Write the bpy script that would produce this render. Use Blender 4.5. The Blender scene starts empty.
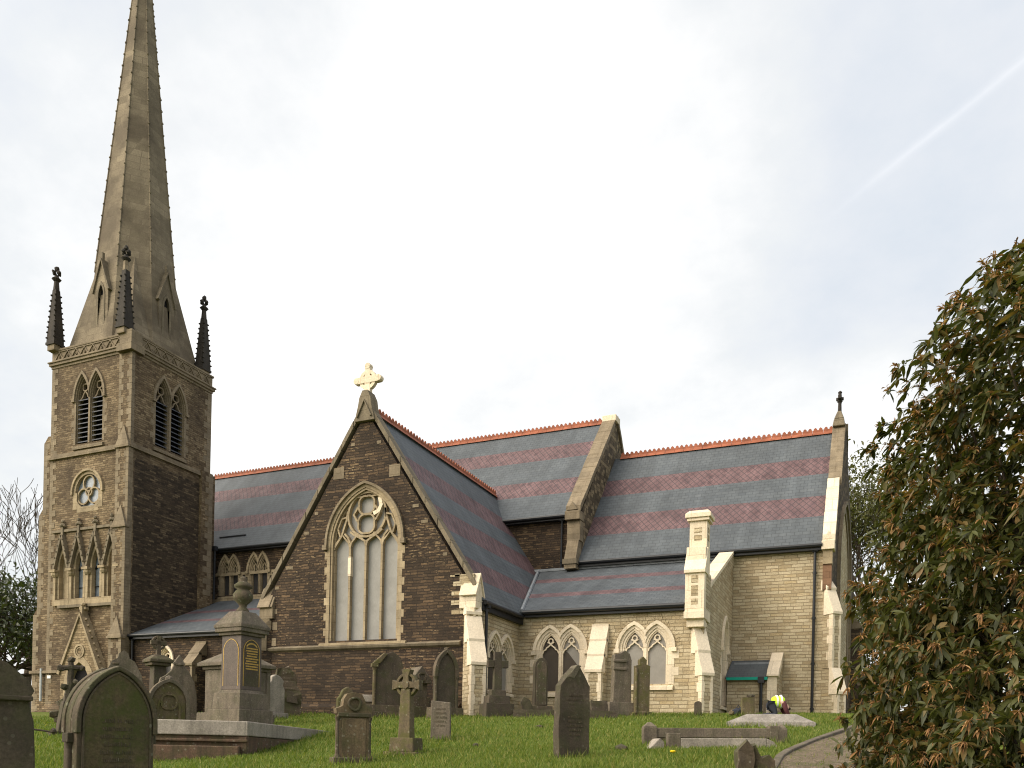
import bpy, bmesh, math, random
import numpy as np
from mathutils import Vector, Matrix
R = math.radians
random.seed(7); rng = np.random.default_rng(7)
S = bpy.context.scene
C = S.collection

# ------------------------------------------------------------------ camera, sky, sun, exposure
cd = bpy.data.cameras.new('camera'); cam = bpy.data.objects.new('camera', cd); C.objects.link(cam)
cd.sensor_width = 36; cd.lens = 830.5 / 1024 * 36; cd.shift_y = (749.2 - 384) / 1024
cd.clip_start = .1; cd.clip_end = 6000
cam.matrix_world = Matrix.Rotation(R(23.604), 4, 'Z') @ Matrix.Rotation(R(90), 4, 'X') @ Matrix.Rotation(R(1.2556), 4, 'Z')
S.camera = cam
SUN_DIR = Vector((-.62, -.62, .62)).normalized()
sd = bpy.data.lights.new('sun', 'SUN'); sun = bpy.data.objects.new('sun', sd); C.objects.link(sun)
sd.energy = 1.35; sd.angle = R(40); sd.color = (1, .92, .78)
sun.rotation_euler = SUN_DIR.to_track_quat('Z', 'Y').to_euler()
sun.location = (0, 0, 60)
S.view_settings.view_transform = 'Standard'; S.view_settings.look = 'None'
S.view_settings.exposure = 0.5; S.view_settings.gamma = 1; S.view_settings.use_curve_mapping = False
S.cycles.filter_width = 1.1

class NT:
    """small helper to write node trees"""
    def __init__(s, nt): s.nt = nt; nt.nodes.clear()
    def n(s, t, **kw):
        x = s.nt.nodes.new(t)
        for k, v in kw.items():
            if k.startswith('i_'): s.set(x.inputs[k[2:].replace('_', ' ')], v)
            else: setattr(x, k, v)
        return x
    def set(s, inp, v):
        if isinstance(v, bpy.types.NodeSocket): s.nt.links.new(v, inp)
        else:
            if hasattr(inp.default_value, '__len__') and not hasattr(v, '__len__'): v = (v,) * len(inp.default_value)
            if hasattr(inp.default_value, '__len__') and len(inp.default_value) == 4 and len(v) == 3: v = (*v, 1)
            inp.default_value = v
    def m(s, op, a, b=0., c=None, clamp=False):
        x = s.n('ShaderNodeMath', operation=op, use_clamp=clamp); s.set(x.inputs[0], a); s.set(x.inputs[1], b)
        if c is not None: s.set(x.inputs[2], c)
        return x.outputs[0]
    def vm(s, op, a, b=(0, 0, 0)):
        x = s.n('ShaderNodeVectorMath', operation=op); s.set(x.inputs[0], a); s.set(x.inputs[1], b)
        return x.outputs['Value'] if op in ('DOT_PRODUCT', 'LENGTH') else x.outputs[0]
    def mix(s, f, a, b, mode='MIX'):
        x = s.n('ShaderNodeMix', data_type='RGBA', blend_type=mode); s.set(x.inputs[0], f); s.set(x.inputs[6], a); s.set(x.inputs[7], b)
        return x.outputs[2]
    def noise(s, v, sc, det=4., rough=.55):
        x = s.n('ShaderNodeTexNoise', i_Scale=sc, i_Detail=det, i_Roughness=rough)
        if v is not None: s.set(x.inputs['Vector'], v)
        return x.outputs[0]
    def ramp(s, f, stops, interp='LINEAR'):
        x = s.n('ShaderNodeValToRGB'); s.set(x.inputs[0], f); r = x.color_ramp; r.interpolation = interp
        while len(r.elements) < len(stops): r.elements.new(.5)
        for e, (p, c) in zip(r.elements, stops):
            e.position = p; e.color = (c, c, c, 1) if not hasattr(c, '__len__') else (*c, 1)
        return x.outputs[0]
    def rng(s, f, a, b, c=0., d=1.):
        x = s.n('ShaderNodeMapRange'); s.set(x.inputs[0], f)
        for i, q in enumerate((a, b, c, d)): s.set(x.inputs[i + 1], q)
        return x.outputs[0]
    def comb(s, x, y, z=0.):
        k = s.n('ShaderNodeCombineXYZ'); s.set(k.inputs[0], x); s.set(k.inputs[1], y); s.set(k.inputs[2], z); return k.outputs[0]
    def sep(s, v):
        k = s.n('ShaderNodeSeparateXYZ'); s.set(k.inputs[0], v); return k.outputs

W = bpy.data.worlds.new('World'); S.world = W; W.use_nodes = True
t = NT(W.node_tree)
sky = t.n('ShaderNodeTexSky', sky_type='NISHITA', sun_disc=False, sun_elevation=math.asin(SUN_DIR.z), sun_rotation=math.atan2(SUN_DIR.x, SUN_DIR.y), air_density=1.6, dust_density=3.0)
bg1 = t.n('ShaderNodeBackground', i_Color=sky.outputs[0], i_Strength=.1)
dirv = t.vm('NORMALIZE', t.n('ShaderNodeTexCoord').outputs['Generated'])
dx, dy, dz = t.sep(dirv)
# cloud layer projected on a plane overhead, so that clouds flatten towards the horizon
inv = t.m('DIVIDE', 1., t.m('ADD', t.m('MAXIMUM', dz, 0.), .35))
pl = t.comb(t.m('MULTIPLY', dx, inv), t.m('MULTIPLY', dy, inv), 0.)
nA = t.noise(t.vm('ADD', pl, (3.1, .4, 0)), 1.5, 7, .58)
nB = t.noise(pl, 5., 6, .6)
cl = t.m('ADD', t.m('MULTIPLY', nA, .75), t.m('MULTIPLY', nB, .25))
# thin bright cloud in the middle of the view, blue-grey veil higher up and to the right
glow = t.vm('DOT_PRODUCT', dirv, Vector((-.42, .80, .42)).normalized())
g = t.m('ADD', t.rng(glow, .885, .985, 0., 1.), t.rng(dz, .22, .48, .55, 0.), clamp=True)
cov = t.m('ADD', t.m('ADD', t.m('MULTIPLY', t.m('SUBTRACT', cl, .5), 1.8), .385), t.m('MULTIPLY', g, .42))
cc = t.ramp(cov, [(.26, (.49, .525, .57)), (.42, (.545, .565, .595)), (.56, (.60, .61, .615)), (.72, (.70, .695, .685)), (.88, (.86, .845, .82))])
# brighter cloud added round the veiled sun behind the camera to light the facades
sg_ = t.rng(t.vm('DOT_PRODUCT', dirv, SUN_DIR), .45, 1., 0., 1.)
cc = t.mix(t.m('POWER', sg_, 1.5), cc, (3.3, 3.0, 2.55))
# contrail: band along a great circle
p1, p2 = Vector((-.0429,.8507,.5240)), Vector((.1027,.8036,.5862))
nrm = p1.cross(p2).normalized(); mid = (p1 + p2).normalized()
dist = t.m('ABSOLUTE', t.m('ADD', t.vm('DOT_PRODUCT', dirv, nrm), t.m('MULTIPLY', t.m('SUBTRACT', nB, .5), .006)))
along = t.vm('DOT_PRODUCT', dirv, (p2 - p1).normalized())
a0, a1 = p1.dot((p2 - p1).normalized()), p2.dot((p2 - p1).normalized())
ct = t.m('MULTIPLY', t.ramp(t.rng(dist, .0, .0068, 1., 0.), [(0., 0.), (.5, .3), (1., 1.)]), t.rng(along, a0 - .02, a0 + .09, 0., 1.))
ct = t.m('MULTIPLY', ct, t.rng(glow, 0., .2, 0., 1.))
cc = t.mix(t.m('MULTIPLY', t.m('MULTIPLY', ct, .36), t.rng(nB, .3, .6, .5, 1.)), cc, (.76, .76, .77))
bg2 = t.n('ShaderNodeBackground', i_Color=cc, i_Strength=1.15)
mx = t.n('ShaderNodeMixShader', i_Fac=.88); t.nt.links.new(bg1.outputs[0], mx.inputs[1]); t.nt.links.new(bg2.outputs[0], mx.inputs[2])
o = t.n('ShaderNodeOutputWorld'); t.nt.links.new(mx.outputs[0], o.inputs[0])

# ------------------------------------------------------------------ materials
MATS = {}
def newmat(name):
    m = bpy.data.materials.new(name); m.use_nodes = True; MATS[name] = m
    t = NT(m.node_tree); b = t.n('ShaderNodeBsdfPrincipled'); o = t.n('ShaderNodeOutputMaterial')
    t.nt.links.new(b.outputs[0], o.inputs[0]); t.b = b
    return m, t
def fin(t, col, rough=.85, bump=None, bs=.4, bd=.02, spec=.3):
    t.set(t.b.inputs['Base Color'], col); t.set(t.b.inputs['Roughness'], rough); t.set(t.b.inputs['Specular IOR Level'], spec)
    if bump is not None:
        b = t.n('ShaderNodeBump', i_Strength=bs, i_Distance=bd, i_Height=bump); t.nt.links.new(b.outputs[0], t.b.inputs['Normal'])
def wall_uv(t):
    """(u, z) on any upright wall: u runs along the wall, chosen by the wall's own direction"""
    ge = t.n('ShaderNodeNewGeometry'); x, y, z = t.sep(ge.outputs['Position']); nx, ny, nz = t.sep(ge.outputs['True Normal'])
    k = t.m('GREATER_THAN', t.m('ABSOLUTE', nx), t.m('ABSOLUTE', ny))
    u = t.m('ADD', t.m('MULTIPLY', y, k), t.m('MULTIPLY', x, t.m('SUBTRACT', 1., k)))
    return ge.outputs['Position'], u, z
def masonry(name, cols, mortar, bw=.40, rh=.125, ms=.010, wob=.05, stain=(.72, 1.12), bs=.9, soot=None, vary=1., fleck=None):
    """coursed rubble: cols = ramp of block colours (by a random value per block)"""
    m, t = newmat(name); P, u, z = wall_uv(t)
    w1 = t.m('MULTIPLY', t.m('SUBTRACT', t.noise(P, 1.3, 2), .5), wob * 2); w2 = t.m('MULTIPLY', t.m('SUBTRACT', t.noise(t.vm('ADD', P, (9, 4, 2)), 7., 3), .5), wob)
    v = t.comb(t.m('ADD', u, t.m('ADD', w1, w2)), t.m('ADD', z, t.m('ADD', w2, t.m('MULTIPLY', w1, .4))), 0.)
    b = t.n('ShaderNodeTexBrick', offset=.43, squash=.62, squash_frequency=3, i_Vector=v, i_Color1=(0, 0, 0), i_Color2=(1, 1, 1), i_Mortar=(.5, .5, .5), i_Scale=1., i_Mortar_Size=ms, i_Mortar_Smooth=.25, i_Bias=0., i_Brick_Width=bw, i_Row_Height=rh)
    tint = t.m('ADD', t.m('MULTIPLY', t.sep(b.outputs[0])[0], vary), t.m('MULTIPLY', t.m('SUBTRACT', t.noise(P, 3.3, 4), .5), .35))
    col = t.ramp(tint, cols)
    fine = t.noise(P, 22., 5, .65)
    col = t.mix(1., col, t.ramp(fine, [(.25, .72), (.75, 1.25)]), 'MULTIPLY')
    big = t.noise(t.comb(t.m('MULTIPLY', u, .8), t.m('MULTIPLY', z, .35), 0.), .9, 5, .6)
    col = t.mix(1., col, t.ramp(big, [(.3, stain[0]), (.7, stain[1])]), 'MULTIPLY')
    if soot:
        sc, amt, c = soot
        col = t.mix(t.m('MULTIPLY', t.ramp(t.noise(P, sc, 5, .65), [(.42, 0.), (.62, 1.)]), amt), col, c)
    if fleck:   # freshly broken, paler faces on single stones
        fn_ = t.noise(t.comb(t.m('MULTIPLY', u, 4.2), t.m('MULTIPLY', z, 17.), 0.), 1., 4, .6); pa = t.noise(t.vm('ADD', P, (31, 7, 3)), .55, 3, .6)
        col = t.mix(t.m('MULTIPLY', t.ramp(t.m('ADD', fn_, t.m('MULTIPLY', t.m('SUBTRACT', pa, .5), .45)), [(.60, 0.), (.68, 1.)]), fleck[1]), col, fleck[0])
    col = t.mix(t.m('MULTIPLY', b.outputs[1], .85), col, mortar)
    h = t.m('ADD', t.m('MULTIPLY', t.m('SUBTRACT', 1., b.outputs[1]), .7), t.m('ADD', t.m('MULTIPLY', fine, .5), t.m('MULTIPLY', tint, .3)))
    fin(t, col, .9, h, bs, .035)
    return m
masonry('new_stone', [(.0, (.35, .272, .165)), (.3, (.415, .333, .212)), (.6, (.465, .385, .258)), (.85, (.51, .425, .29)), (1., (.42, .32, .185))], (.24, .185, .11), bw=.5, rh=.13, ms=.011, stain=(.80, 1.12), wob=.035, bs=1., fleck=((.62, .52, .36), .45))  # mortar darkened to put the shade of recessed joints into its colour
masonry('black_stone', [(.0, (.028, .019, .012)), (.45, (.044, .029, .018)), (.75, (.062, .040, .023)), (1., (.105, .068, .038))], (.022, .016, .012), bw=.42, rh=.10, ms=.012, stain=(.65, 1.45), wob=.06, bs=1., fleck=((.27, .19, .105), .8))
masonry('tower_stone', [(.0, (.10, .067, .036)), (.35, (.165, .115, .064)), (.65, (.215, .156, .09)), (.9, (.27, .20, .12))], (.10, .075, .045), bw=.32, rh=.105, ms=.009, soot=(.4, .85, (.05, .033, .02)), wob=.06, bs=1., fleck=((.33, .25, .15), .7))
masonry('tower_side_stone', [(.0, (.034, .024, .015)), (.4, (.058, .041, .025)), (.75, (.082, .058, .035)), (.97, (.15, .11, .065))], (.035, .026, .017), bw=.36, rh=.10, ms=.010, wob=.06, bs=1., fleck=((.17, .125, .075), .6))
masonry('spire_stone', [(.0, (.185, .15, .10)), (.5, (.235, .19, .13)), (1., (.27, .22, .15))], (.13, .10, .07), bw=.9, rh=.36, ms=.010, wob=.01, soot=(.45, .7, (.075, .058, .04)), bs=.25)
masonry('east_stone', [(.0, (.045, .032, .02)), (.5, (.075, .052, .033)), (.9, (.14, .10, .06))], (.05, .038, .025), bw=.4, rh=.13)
masonry('parapet_stone', [(.0, (.06, .045, .028)), (.5, (.12, .09, .055)), (.9, (.26, .20, .12))], (.08, .06, .04), bw=.3, rh=.18, wob=.12)
masonry('buff_rubble', [(.0, (.16, .115, .065)), (.5, (.25, .185, .105)), (1., (.33, .25, .15))], (.13, .095, .055), bw=.3, rh=.12)
def ashlar(name, c, var=.25, dirt=(.1, .08, .05), amt=.4, joint=.0, bs=.15, sc=1.4):
    m, t = newmat(name); P, u, z = wall_uv(t)
    n = t.noise(P, sc, 5, .62); f = t.noise(P, 18., 4, .6)
    col = t.mix(1., c, t.ramp(n, [(.3, 1 - var), (.7, 1 + var * .5)]), 'MULTIPLY')
    col = t.mix(t.m('MULTIPLY', t.ramp(t.noise(t.comb(t.m('MULTIPLY', u, 2.2), t.m('MULTIPLY', z, .5), 0.), 1.6, 5, .65), [(.45, 0.), (.68, 1.)]), amt), col, dirt)
    col = t.mix(1., col, t.ramp(f, [(.3, .86), (.7, 1.12)]), 'MULTIPLY')
    if joint:
        b = t.n('ShaderNodeTexBrick', offset=.37, i_Vector=t.comb(u, z, 0.), i_Color1=(.86, .86, .86), i_Color2=(1.1, 1.1, 1.1), i_Mortar=(.6, .57, .5), i_Scale=1., i_Mortar_Size=.007, i_Brick_Width=.75, i_Row_Height=joint)
        col = t.mix(1., col, b.outputs[0], 'MULTIPLY')
    fin(t, col, .85, f, bs, .02)
ashlar('new_ashlar', (.70, .595, .45), .1, (.50, .40, .26), .25, .62)
ashlar('coping_stone', (.73, .62, .475), .08, (.55, .44, .30), .2)
ashlar('old_ashlar', (.225, .178, .118), .3, (.11, .082, .05), .5, .3)
ashlar('buff_ashlar', (.34, .268, .17), .3, (.13, .095, .055), .45, .3)
ashlar('grey_coping', (.19, .155, .105), .3, (.07, .055, .038), .55, .5)
ashlar('black_ashlar', (.035, .03, .025), .3, (.08, .065, .05), .4)
ashlar('brown_patch', (.17, .095, .055), .3, (.10, .06, .04), .4, .25)
def slate(name, axis, zt, zb, bands, pitch, thin=False):
    """two-colour slating: courses follow the slope, purple bands of diamond slates between heights zt and zb"""
    m, t = newmat(name); ge = t.n('ShaderNodeNewGeometry'); x, y, z = t.sep(ge.outputs['Position'])
    u = x if axis == 'x' else y
    s = t.m('DIVIDE', z, math.sin(pitch)); P = ge.outputs['Position']
    fr = t.m('DIVIDE', t.m('SUBTRACT', zt, z), zt - zb)
    v = t.comb(u, s, 0.)
    b = t.n('ShaderNodeTexBrick', offset=.5, i_Vector=v, i_Color1=(0, 0, 0), i_Color2=(1, 1, 1), i_Mortar=(0, 0, 0), i_Scale=1., i_Mortar_Size=.014, i_Mortar_Smooth=.3, i_Brick_Width=.3, i_Row_Height=.215)
    d1 = t.m('ADD', t.m('MULTIPLY', u, 1.45), s); d2 = t.m('SUBTRACT', t.m('MULTIPLY', u, 1.45), s)
    def ln(d): return t.m('LESS_THAN', t.m('ABSOLUTE', t.m('SUBTRACT', t.m('FRACT', t.m('DIVIDE', d, .43)), .5)), .07)
    dia = t.m('MAXIMUM', ln(d1), ln(d2))
    stops = [(0., 0.)]
    for a, e in bands: stops += [(a, 1.), (e, 0.)]
    band = t.ramp(fr, stops, 'CONSTANT')
    rw = t.n('ShaderNodeTexWhiteNoise', noise_dimensions='1D'); t.set(rw.inputs['W'], t.m('FLOOR', t.m('DIVIDE', s, .215)))
    tint = t.m('ADD', t.m('MULTIPLY', t.sep(b.outputs[0])[0], .65), t.m('MULTIPLY', rw.outputs[0], .35)); nz = t.noise(P, .8, 4)
    blue = t.mix(tint, (.070, .080, .090), (.100, .111, .120))
    wn = t.n('ShaderNodeTexWhiteNoise', noise_dimensions='2D'); t.set(wn.inputs[0], t.comb(t.m('FLOOR', t.m('DIVIDE', d1, .43)), t.m('FLOOR', t.m('DIVIDE', d2, .43)), 0.))
    pur = t.mix(wn.outputs[0], (.100, .058, .062), (.155, .092, .094))
    pj = b.outputs[1] if thin else dia
    col = t.mix(band, t.mix(t.m('MULTIPLY', b.outputs[1], .45), blue, (.028, .032, .036)), t.mix(t.m('MULTIPLY', pj, .75), pur, (.040, .034, .038)))
    col = t.mix(1., col, t.ramp(nz, [(.3, .80), (.7, 1.15)]), 'MULTIPLY')
    stn = t.noise(t.comb(t.m('MULTIPLY', u, 2.4), t.m('MULTIPLY', s, .3), 0.), 1., 5, .65); col = t.mix(1., col, t.ramp(stn, [(.35, .86), (.65, 1.10)]), 'MULTIPLY')
    row = t.m('FRACT', t.m('DIVIDE', s, .215))
    h = t.m('SUBTRACT', t.m('ADD', t.m('MULTIPLY', t.m('SUBTRACT', 1., row), .6), t.m('MULTIPLY', tint, .25)), t.m('MULTIPLY', b.outputs[1], .5))
    fin(t, col, t.mix(tint, (.6, .6, .6), (.78, .78, .78)), h, .35, .02, .3)
def plain(name, c, rough=.6, spec=.3, metal=0., var=0., sc=6.):
    m, t = newmat(name)
    if var:
        P = t.n('ShaderNodeTexCoord').outputs['Object']
        col = t.mix(1., c, t.ramp(t.noise(P, sc, 4), [(.3, 1 - var), (.7, 1 + var)]), 'MULTIPLY')
    else: col = c
    fin(t, col, rough, None, spec=spec); t.set(t.b.inputs['Metallic'], metal)
plain('black_iron', (.012, .013, .016), .45, .4)
plain('lead', (.20, .215, .23), .5, .4, var=.2)
plain('terracotta', (.27, .088, .046), .75, .3, var=.3, sc=3.)
plain('dark_void', (.006, .005, .006), .9)
plain('dark_glass', (.035, .033, .032), .35, .3, var=.2)
plain('blue_glass', (.17, .20, .235), .3, .5, var=.25)
plain('louvre_slate', (.06, .064, .078), .6, var=.3)
plain('green_board', (.0, .30, .22), .5)
plain('grey_pipe', (.42, .44, .45), .5)
plain('white_board', (.75, .75, .72), .6)
def sheet(name, c):
    # protective sheeting fixed over the tracery lights, and darker panes: matt, slightly uneven
    m, t = newmat(name); P, u, z = wall_uv(t)
    n = t.noise(P, 2.2, 3); w = t.noise(t.comb(t.m('MULTIPLY', u, 6.), z, 0.), 9., 3)
    col = t.mix(1., c, t.ramp(n, [(.3, .88), (.7, 1.08)]), 'MULTIPLY'); col = t.mix(1., col, t.ramp(w, [(.35, .93), (.65, 1.05)]), 'MULTIPLY')
    fin(t, col, .75, w, .1, .01, .12)
sheet('pale_sheeting', (.285, .275, .258)); sheet('grey_sheeting', (.27, .25, .222)); sheet('dark_pane', (.075, .062, .05))
M = MATS

# ------------------------------------------------------------------ mesh builder
def frame(o, U, N): return Matrix(((U[0], N[0], 0, o[0]), (U[1], N[1], 0, o[1]), (U[2], N[2], 1, o[2]), (0, 0, 0, 1)))
class MB:
    def __init__(s, F=None): s.v = []; s.f = []; s.F = F
    def add(s, vs, fs):
        k = len(s.v)
        s.v += [tuple(s.F @ Vector(p)) if s.F else tuple(p) for p in vs]; s.f += [tuple(i + k for i in f) for f in fs]; return s
    def box(s, x0, x1, y0, y1, z0, z1, tx=0., ty=0.):   # tx, ty: taper of the top
        return s.add([(x0, y0, z0), (x1, y0, z0), (x1, y1, z0), (x0, y1, z0), (x0 + tx, y0 + ty, z1), (x1 - tx, y0 + ty, z1), (x1 - tx, y1 - ty, z1), (x0 + tx, y1 - ty, z1)],
                     [(3, 2, 1, 0), (4, 5, 6, 7), (0, 1, 5, 4), (1, 2, 6, 5), (2, 3, 7, 6), (3, 0, 4, 7)])
    def prism(s, poly, n0, n1, ax='n'):   # polygon (a, b) extruded; ax 'n': (u, ., z) along n;  'u': (., n, z) along u; 'z': (x, y, .) along z
        k = len(poly)
        def p(a, b, c): return {'n': (a, c, b), 'u': (c, a, b), 'z': (a, b, c)}[ax]
        return s.add([p(a, b, n0) for a, b in poly] + [p(a, b, n1) for a, b in poly],
                     [tuple(range(k))[::-1], tuple(range(k, 2 * k))] + [(i, (i + 1) % k, k + (i + 1) % k, k + i) for i in range(k)])
    def strip(s, path, w, n0, n1, closed=False):   # flat bar following a path in the (u, z) plane
        s.k = getattr(s, 'k', 0) + 1; j = .0011 * (s.k % 11 + 1); n0 -= j; n1 += j   # bars that cross never share a plane
        P = [Vector(p) for p in path]; k = len(P); L = []; Q = []
        for i in range(k):
            a = P[(i - 1) % k] if (closed or i > 0) else P[i]; b = P[(i + 1) % k] if (closed or i < k - 1) else P[i]
            d = (b - a).normalized(); nn = Vector((-d.y, d.x)) * w / 2; L.append(P[i] + nn); Q.append(P[i] - nn)
        vs = [(p.x, n0, p.y) for p in L] + [(p.x, n0, p.y) for p in Q] + [(p.x, n1, p.y) for p in L] + [(p.x, n1, p.y) for p in Q]
        fs = []
        for i in range(k if closed else k - 1):
            j = (i + 1) % k
            fs += [(i, j, k + j, k + i), (2 * k + i, 2 * k + j, 3 * k + j, 3 * k + i)[::-1], (i, j, 2 * k + j, 2 * k + i)[::-1], (k + i, k + j, 3 * k + j, 3 * k + i)]
        if not closed:
            e = k - 1; fs += [(0, k, 3 * k, 2 * k), (e, k + e, 3 * k + e, 2 * k + e)[::-1]]
        return s.add(vs, fs)
    def ring(s, A, B, n0, n1):   # band between two polylines of equal length
        k = len(A); vs = [(p[0], n0, p[1]) for p in A] + [(p[0], n0, p[1]) for p in B] + [(p[0], n1, p[1]) for p in A] + [(p[0], n1, p[1]) for p in B]
        ok = [abs((A[i + 1][0] - B[i][0]) * (B[i + 1][1] - A[i][1]) - (B[i + 1][0] - A[i][0]) * (A[i + 1][1] - B[i][1])) > 1e-4 for i in range(k - 1)]
        fs = []
        for i in range(k - 1):
            if not ok[i]: continue
            j = i + 1
            fs += [(i, j, k + j, k + i), (2 * k + i, 3 * k + i, 3 * k + j, 2 * k + j), (i, 2 * k + i, 2 * k + j, j), (k + i, k + j, 3 * k + j, 3 * k + i)]
            if i == 0 or not ok[i - 1]: fs.append((i, k + i, 3 * k + i, 2 * k + i))
            if j == k - 1 or not ok[j]: fs.append((j, 2 * k + j, 3 * k + j, k + j))
        return s.add(vs, fs)
    def tube(s, pts, r, seg=6, cap=True):
        P = [Vector(p) for p in pts]; rs = r if hasattr(r, '__len__') else [r] * len(P); vs = []; fs = []
        up = Vector((0, 0, 1)); k = len(P)
        for i in range(k):
            d = (P[min(i + 1, k - 1)] - P[max(i - 1, 0)]).normalized()
            a = d.cross(up) if abs(d.z) < .95 else d.cross(Vector((1, 0, 0))); a.normalize(); b = d.cross(a)
            vs += [tuple(P[i] + (a * math.cos(2 * math.pi * q / seg) + b * math.sin(2 * math.pi * q / seg)) * rs[i]) for q in range(seg)]
        for i in range(k - 1):
            for q in range(seg): fs.append((i * seg + q, i * seg + (q + 1) % seg, (i + 1) * seg + (q + 1) % seg, (i + 1) * seg + q))
        if cap: fs += [tuple(range(seg))[::-1], tuple(range((k - 1) * seg, k * seg))]
        return s.add(vs, fs)
    def lathe(s, prof, seg=16, c=(0, 0, 0), sq=False):
        vs = []; fs = []; k = len(prof); off = math.pi / 4 if sq else 0
        for r, z in prof: vs += [(c[0] + r * math.cos(off + 2 * math.pi * q / seg), c[1] + r * math.sin(off + 2 * math.pi * q / seg), c[2] + z) for q in range(seg)]
        for i in range(k - 1):
            for q in range(seg): fs.append((i * seg + q, i * seg + (q + 1) % seg, (i + 1) * seg + (q + 1) % seg, (i + 1) * seg + q))
        fs += [tuple(range(seg))[::-1], tuple(range((k - 1) * seg, k * seg))]
        return s.add(vs, fs)
    def blob(s, c, r, sc=(1, 1, 1), jit=.25, rnd=random):
        bm = bmesh.new(); bmesh.ops.create_icosphere(bm, subdivisions=1, radius=1)
        vs = [tuple(Vector(c[i] + v.co[i] * r * sc[i] * (1 + rnd.uniform(-jit, jit)) for i in range(3))) for v in bm.verts]
        fs = [tuple(v.index for v in f.verts) for f in bm.faces]; bm.free(); return s.add(vs, fs)
    def build(s, name, mat, parent=None, world=False, smooth=False, bevel=0., fix=True, rough=0.):
        me = bpy.data.meshes.new(name)
        o0 = Vector((0, 0, 0))
        if parent and world: o0 = Vector(root(parent).location)
        me.from_pydata([tuple(Vector(p) - o0) for p in s.v], [], s.f)
        if fix:
            bm = bmesh.new(); bm.from_mesh(me)
            if rough:
                bmesh.ops.subdivide_edges(bm, edges=[e for e in bm.edges if e.calc_length() > .25], cuts=3, use_grid_fill=True)
                bmesh.ops.triangulate(bm, faces=bm.faces)
                for v in bm.verts:
                    q = v.co * 3.1; v.co += Vector((math.sin(q.y * 2.3 + q.z * 3.7), math.sin(q.x * 3.1 + q.z * 2.9), math.sin(q.x * 2.7 + q.y * 3.3))) * rough + Vector([random.uniform(-1, 1) for _ in '123']) * rough * .5
            bmesh.ops.recalc_face_normals(bm, faces=bm.faces); bm.to_mesh(me); bm.free()
        if mat: me.materials.append(M[mat] if isinstance(mat, str) else mat)
        if smooth: me.polygons.foreach_set('use_smooth', [True] * len(me.polygons))
        o = bpy.data.objects.new(name, me); C.objects.link(o)
        if parent: o.parent = parent
        if bevel:
            b = o.modifiers.new('bevel', 'BEVEL'); b.width = bevel; b.segments = 2; b.limit_method = 'ANGLE'; b.angle_limit = R(35)
        return o
def root(o):
    while o.parent: o = o.parent
    return o
def tag(o, label=None, cat=None, group=None, kind=None):
    if label: o['label'] = label
    if cat: o['category'] = cat
    if group: o['group'] = group
    if kind: o['kind'] = kind
    return o
def thing(name, label, cat, loc, rz=0, group=None, tilt=(0, 0)):
    o = bpy.data.objects.new(name, None); o.empty_display_size = .3; C.objects.link(o); o.location = loc; o.rotation_euler = (R(tilt[0]), R(tilt[1]), R(rz))
    return tag(o, label, cat, group)
def carve(o, cutters):
    dg = bpy.context.evaluated_depsgraph_get()
    for mb in cutters:
        c = mb.build('cutter', None); md = o.modifiers.new('cut', 'BOOLEAN'); md.object = c; md.operation = 'DIFFERENCE'; md.solver = 'EXACT'
        # cutters are in world space, the wall is offset by its parent
        c.location = (0, 0, 0); bpy.context.view_layer.update(); dg = bpy.context.evaluated_depsgraph_get()
        me = bpy.data.meshes.new_from_object(o.evaluated_get(dg)); o.modifiers.clear(); old = o.data; o.data = me; bpy.data.meshes.remove(old)
        cm = c.data; bpy.data.objects.remove(c); bpy.data.meshes.remove(cm)
def outline(w, zb, zs, rise, tt=0., n=9, uc=0., umin=-99., umax=99.):
    Rr = (w * w + rise * rise) / (2 * w); cu = w - Rr; Q = Rr + tt; a1 = math.acos(max(-1, min(1, -cu / Q)))
    right = [(cu + Q * math.cos(a1 * i / n), zs + Q * math.sin(a1 * i / n)) for i in range(n + 1)]
    left = [(-u, z) for u, z in right[:-1]]
    pts = [(-(w + tt), zb)] + left + [(right[-1][0] * 0, right[-1][1])] + right[:-1][::-1] + [(w + tt, zb)]
    return [(min(max(u + uc, umin), umax), z) for u, z in pts]
def circ(cx, cz, r, n=20, a0=0.): return [(cx + r * math.cos(a0 + 2 * math.pi * i / n), cz + r * math.sin(a0 + 2 * math.pi * i / n)) for i in range(n)]
def foil(cx, cz, r, k=4, n=32, a0=math.pi / 4): return [(cx + r * (1 - .12 * (1 - abs(math.cos(k / 2 * (a - a0))))) * math.cos(a), cz + r * (1 - .12 * (1 - abs(math.cos(k / 2 * (a - a0))))) * math.sin(a)) for a in [2 * math.pi * i / n for i in range(n)]]
def gz(x, y):
    """height of the ground"""
    if y < 25: z = -1.6 + .109 * y
    elif y < 36: z = 1.125 + .05 * (y - 25)
    elif y < 75: z = 1.675
    else: z = max(1.675 - .12 * (y - 75), -30)
    if y < -40: z = -1.6 - 4.36
    return z
slate('transept_slate', 'y', 12.1, 5.05, [(.20, .34), (.47, .61), (.75, .875)], math.atan(1.516))
slate('chancel_slate', 'x', 14.62, 8.36, [(.24, .40), (.60, .775)], math.atan(1.18))
slate('nave_slate', 'x', 16.5, 10.5, [(.21, .37), (.61, .77)], math.atan(1.13))
slate('aisle_slate', 'x', 8.08, 5.2, [(.25, .34), (.62, .71)], math.atan(.46), True)
slate('left_slate', 'x', 7.72, 5.08, [(.35, .42), (.64, .70)], math.atan(.42), True)
slate('porch_slate', 'x', 9., 1., [(.98, .99)], .5)
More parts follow.
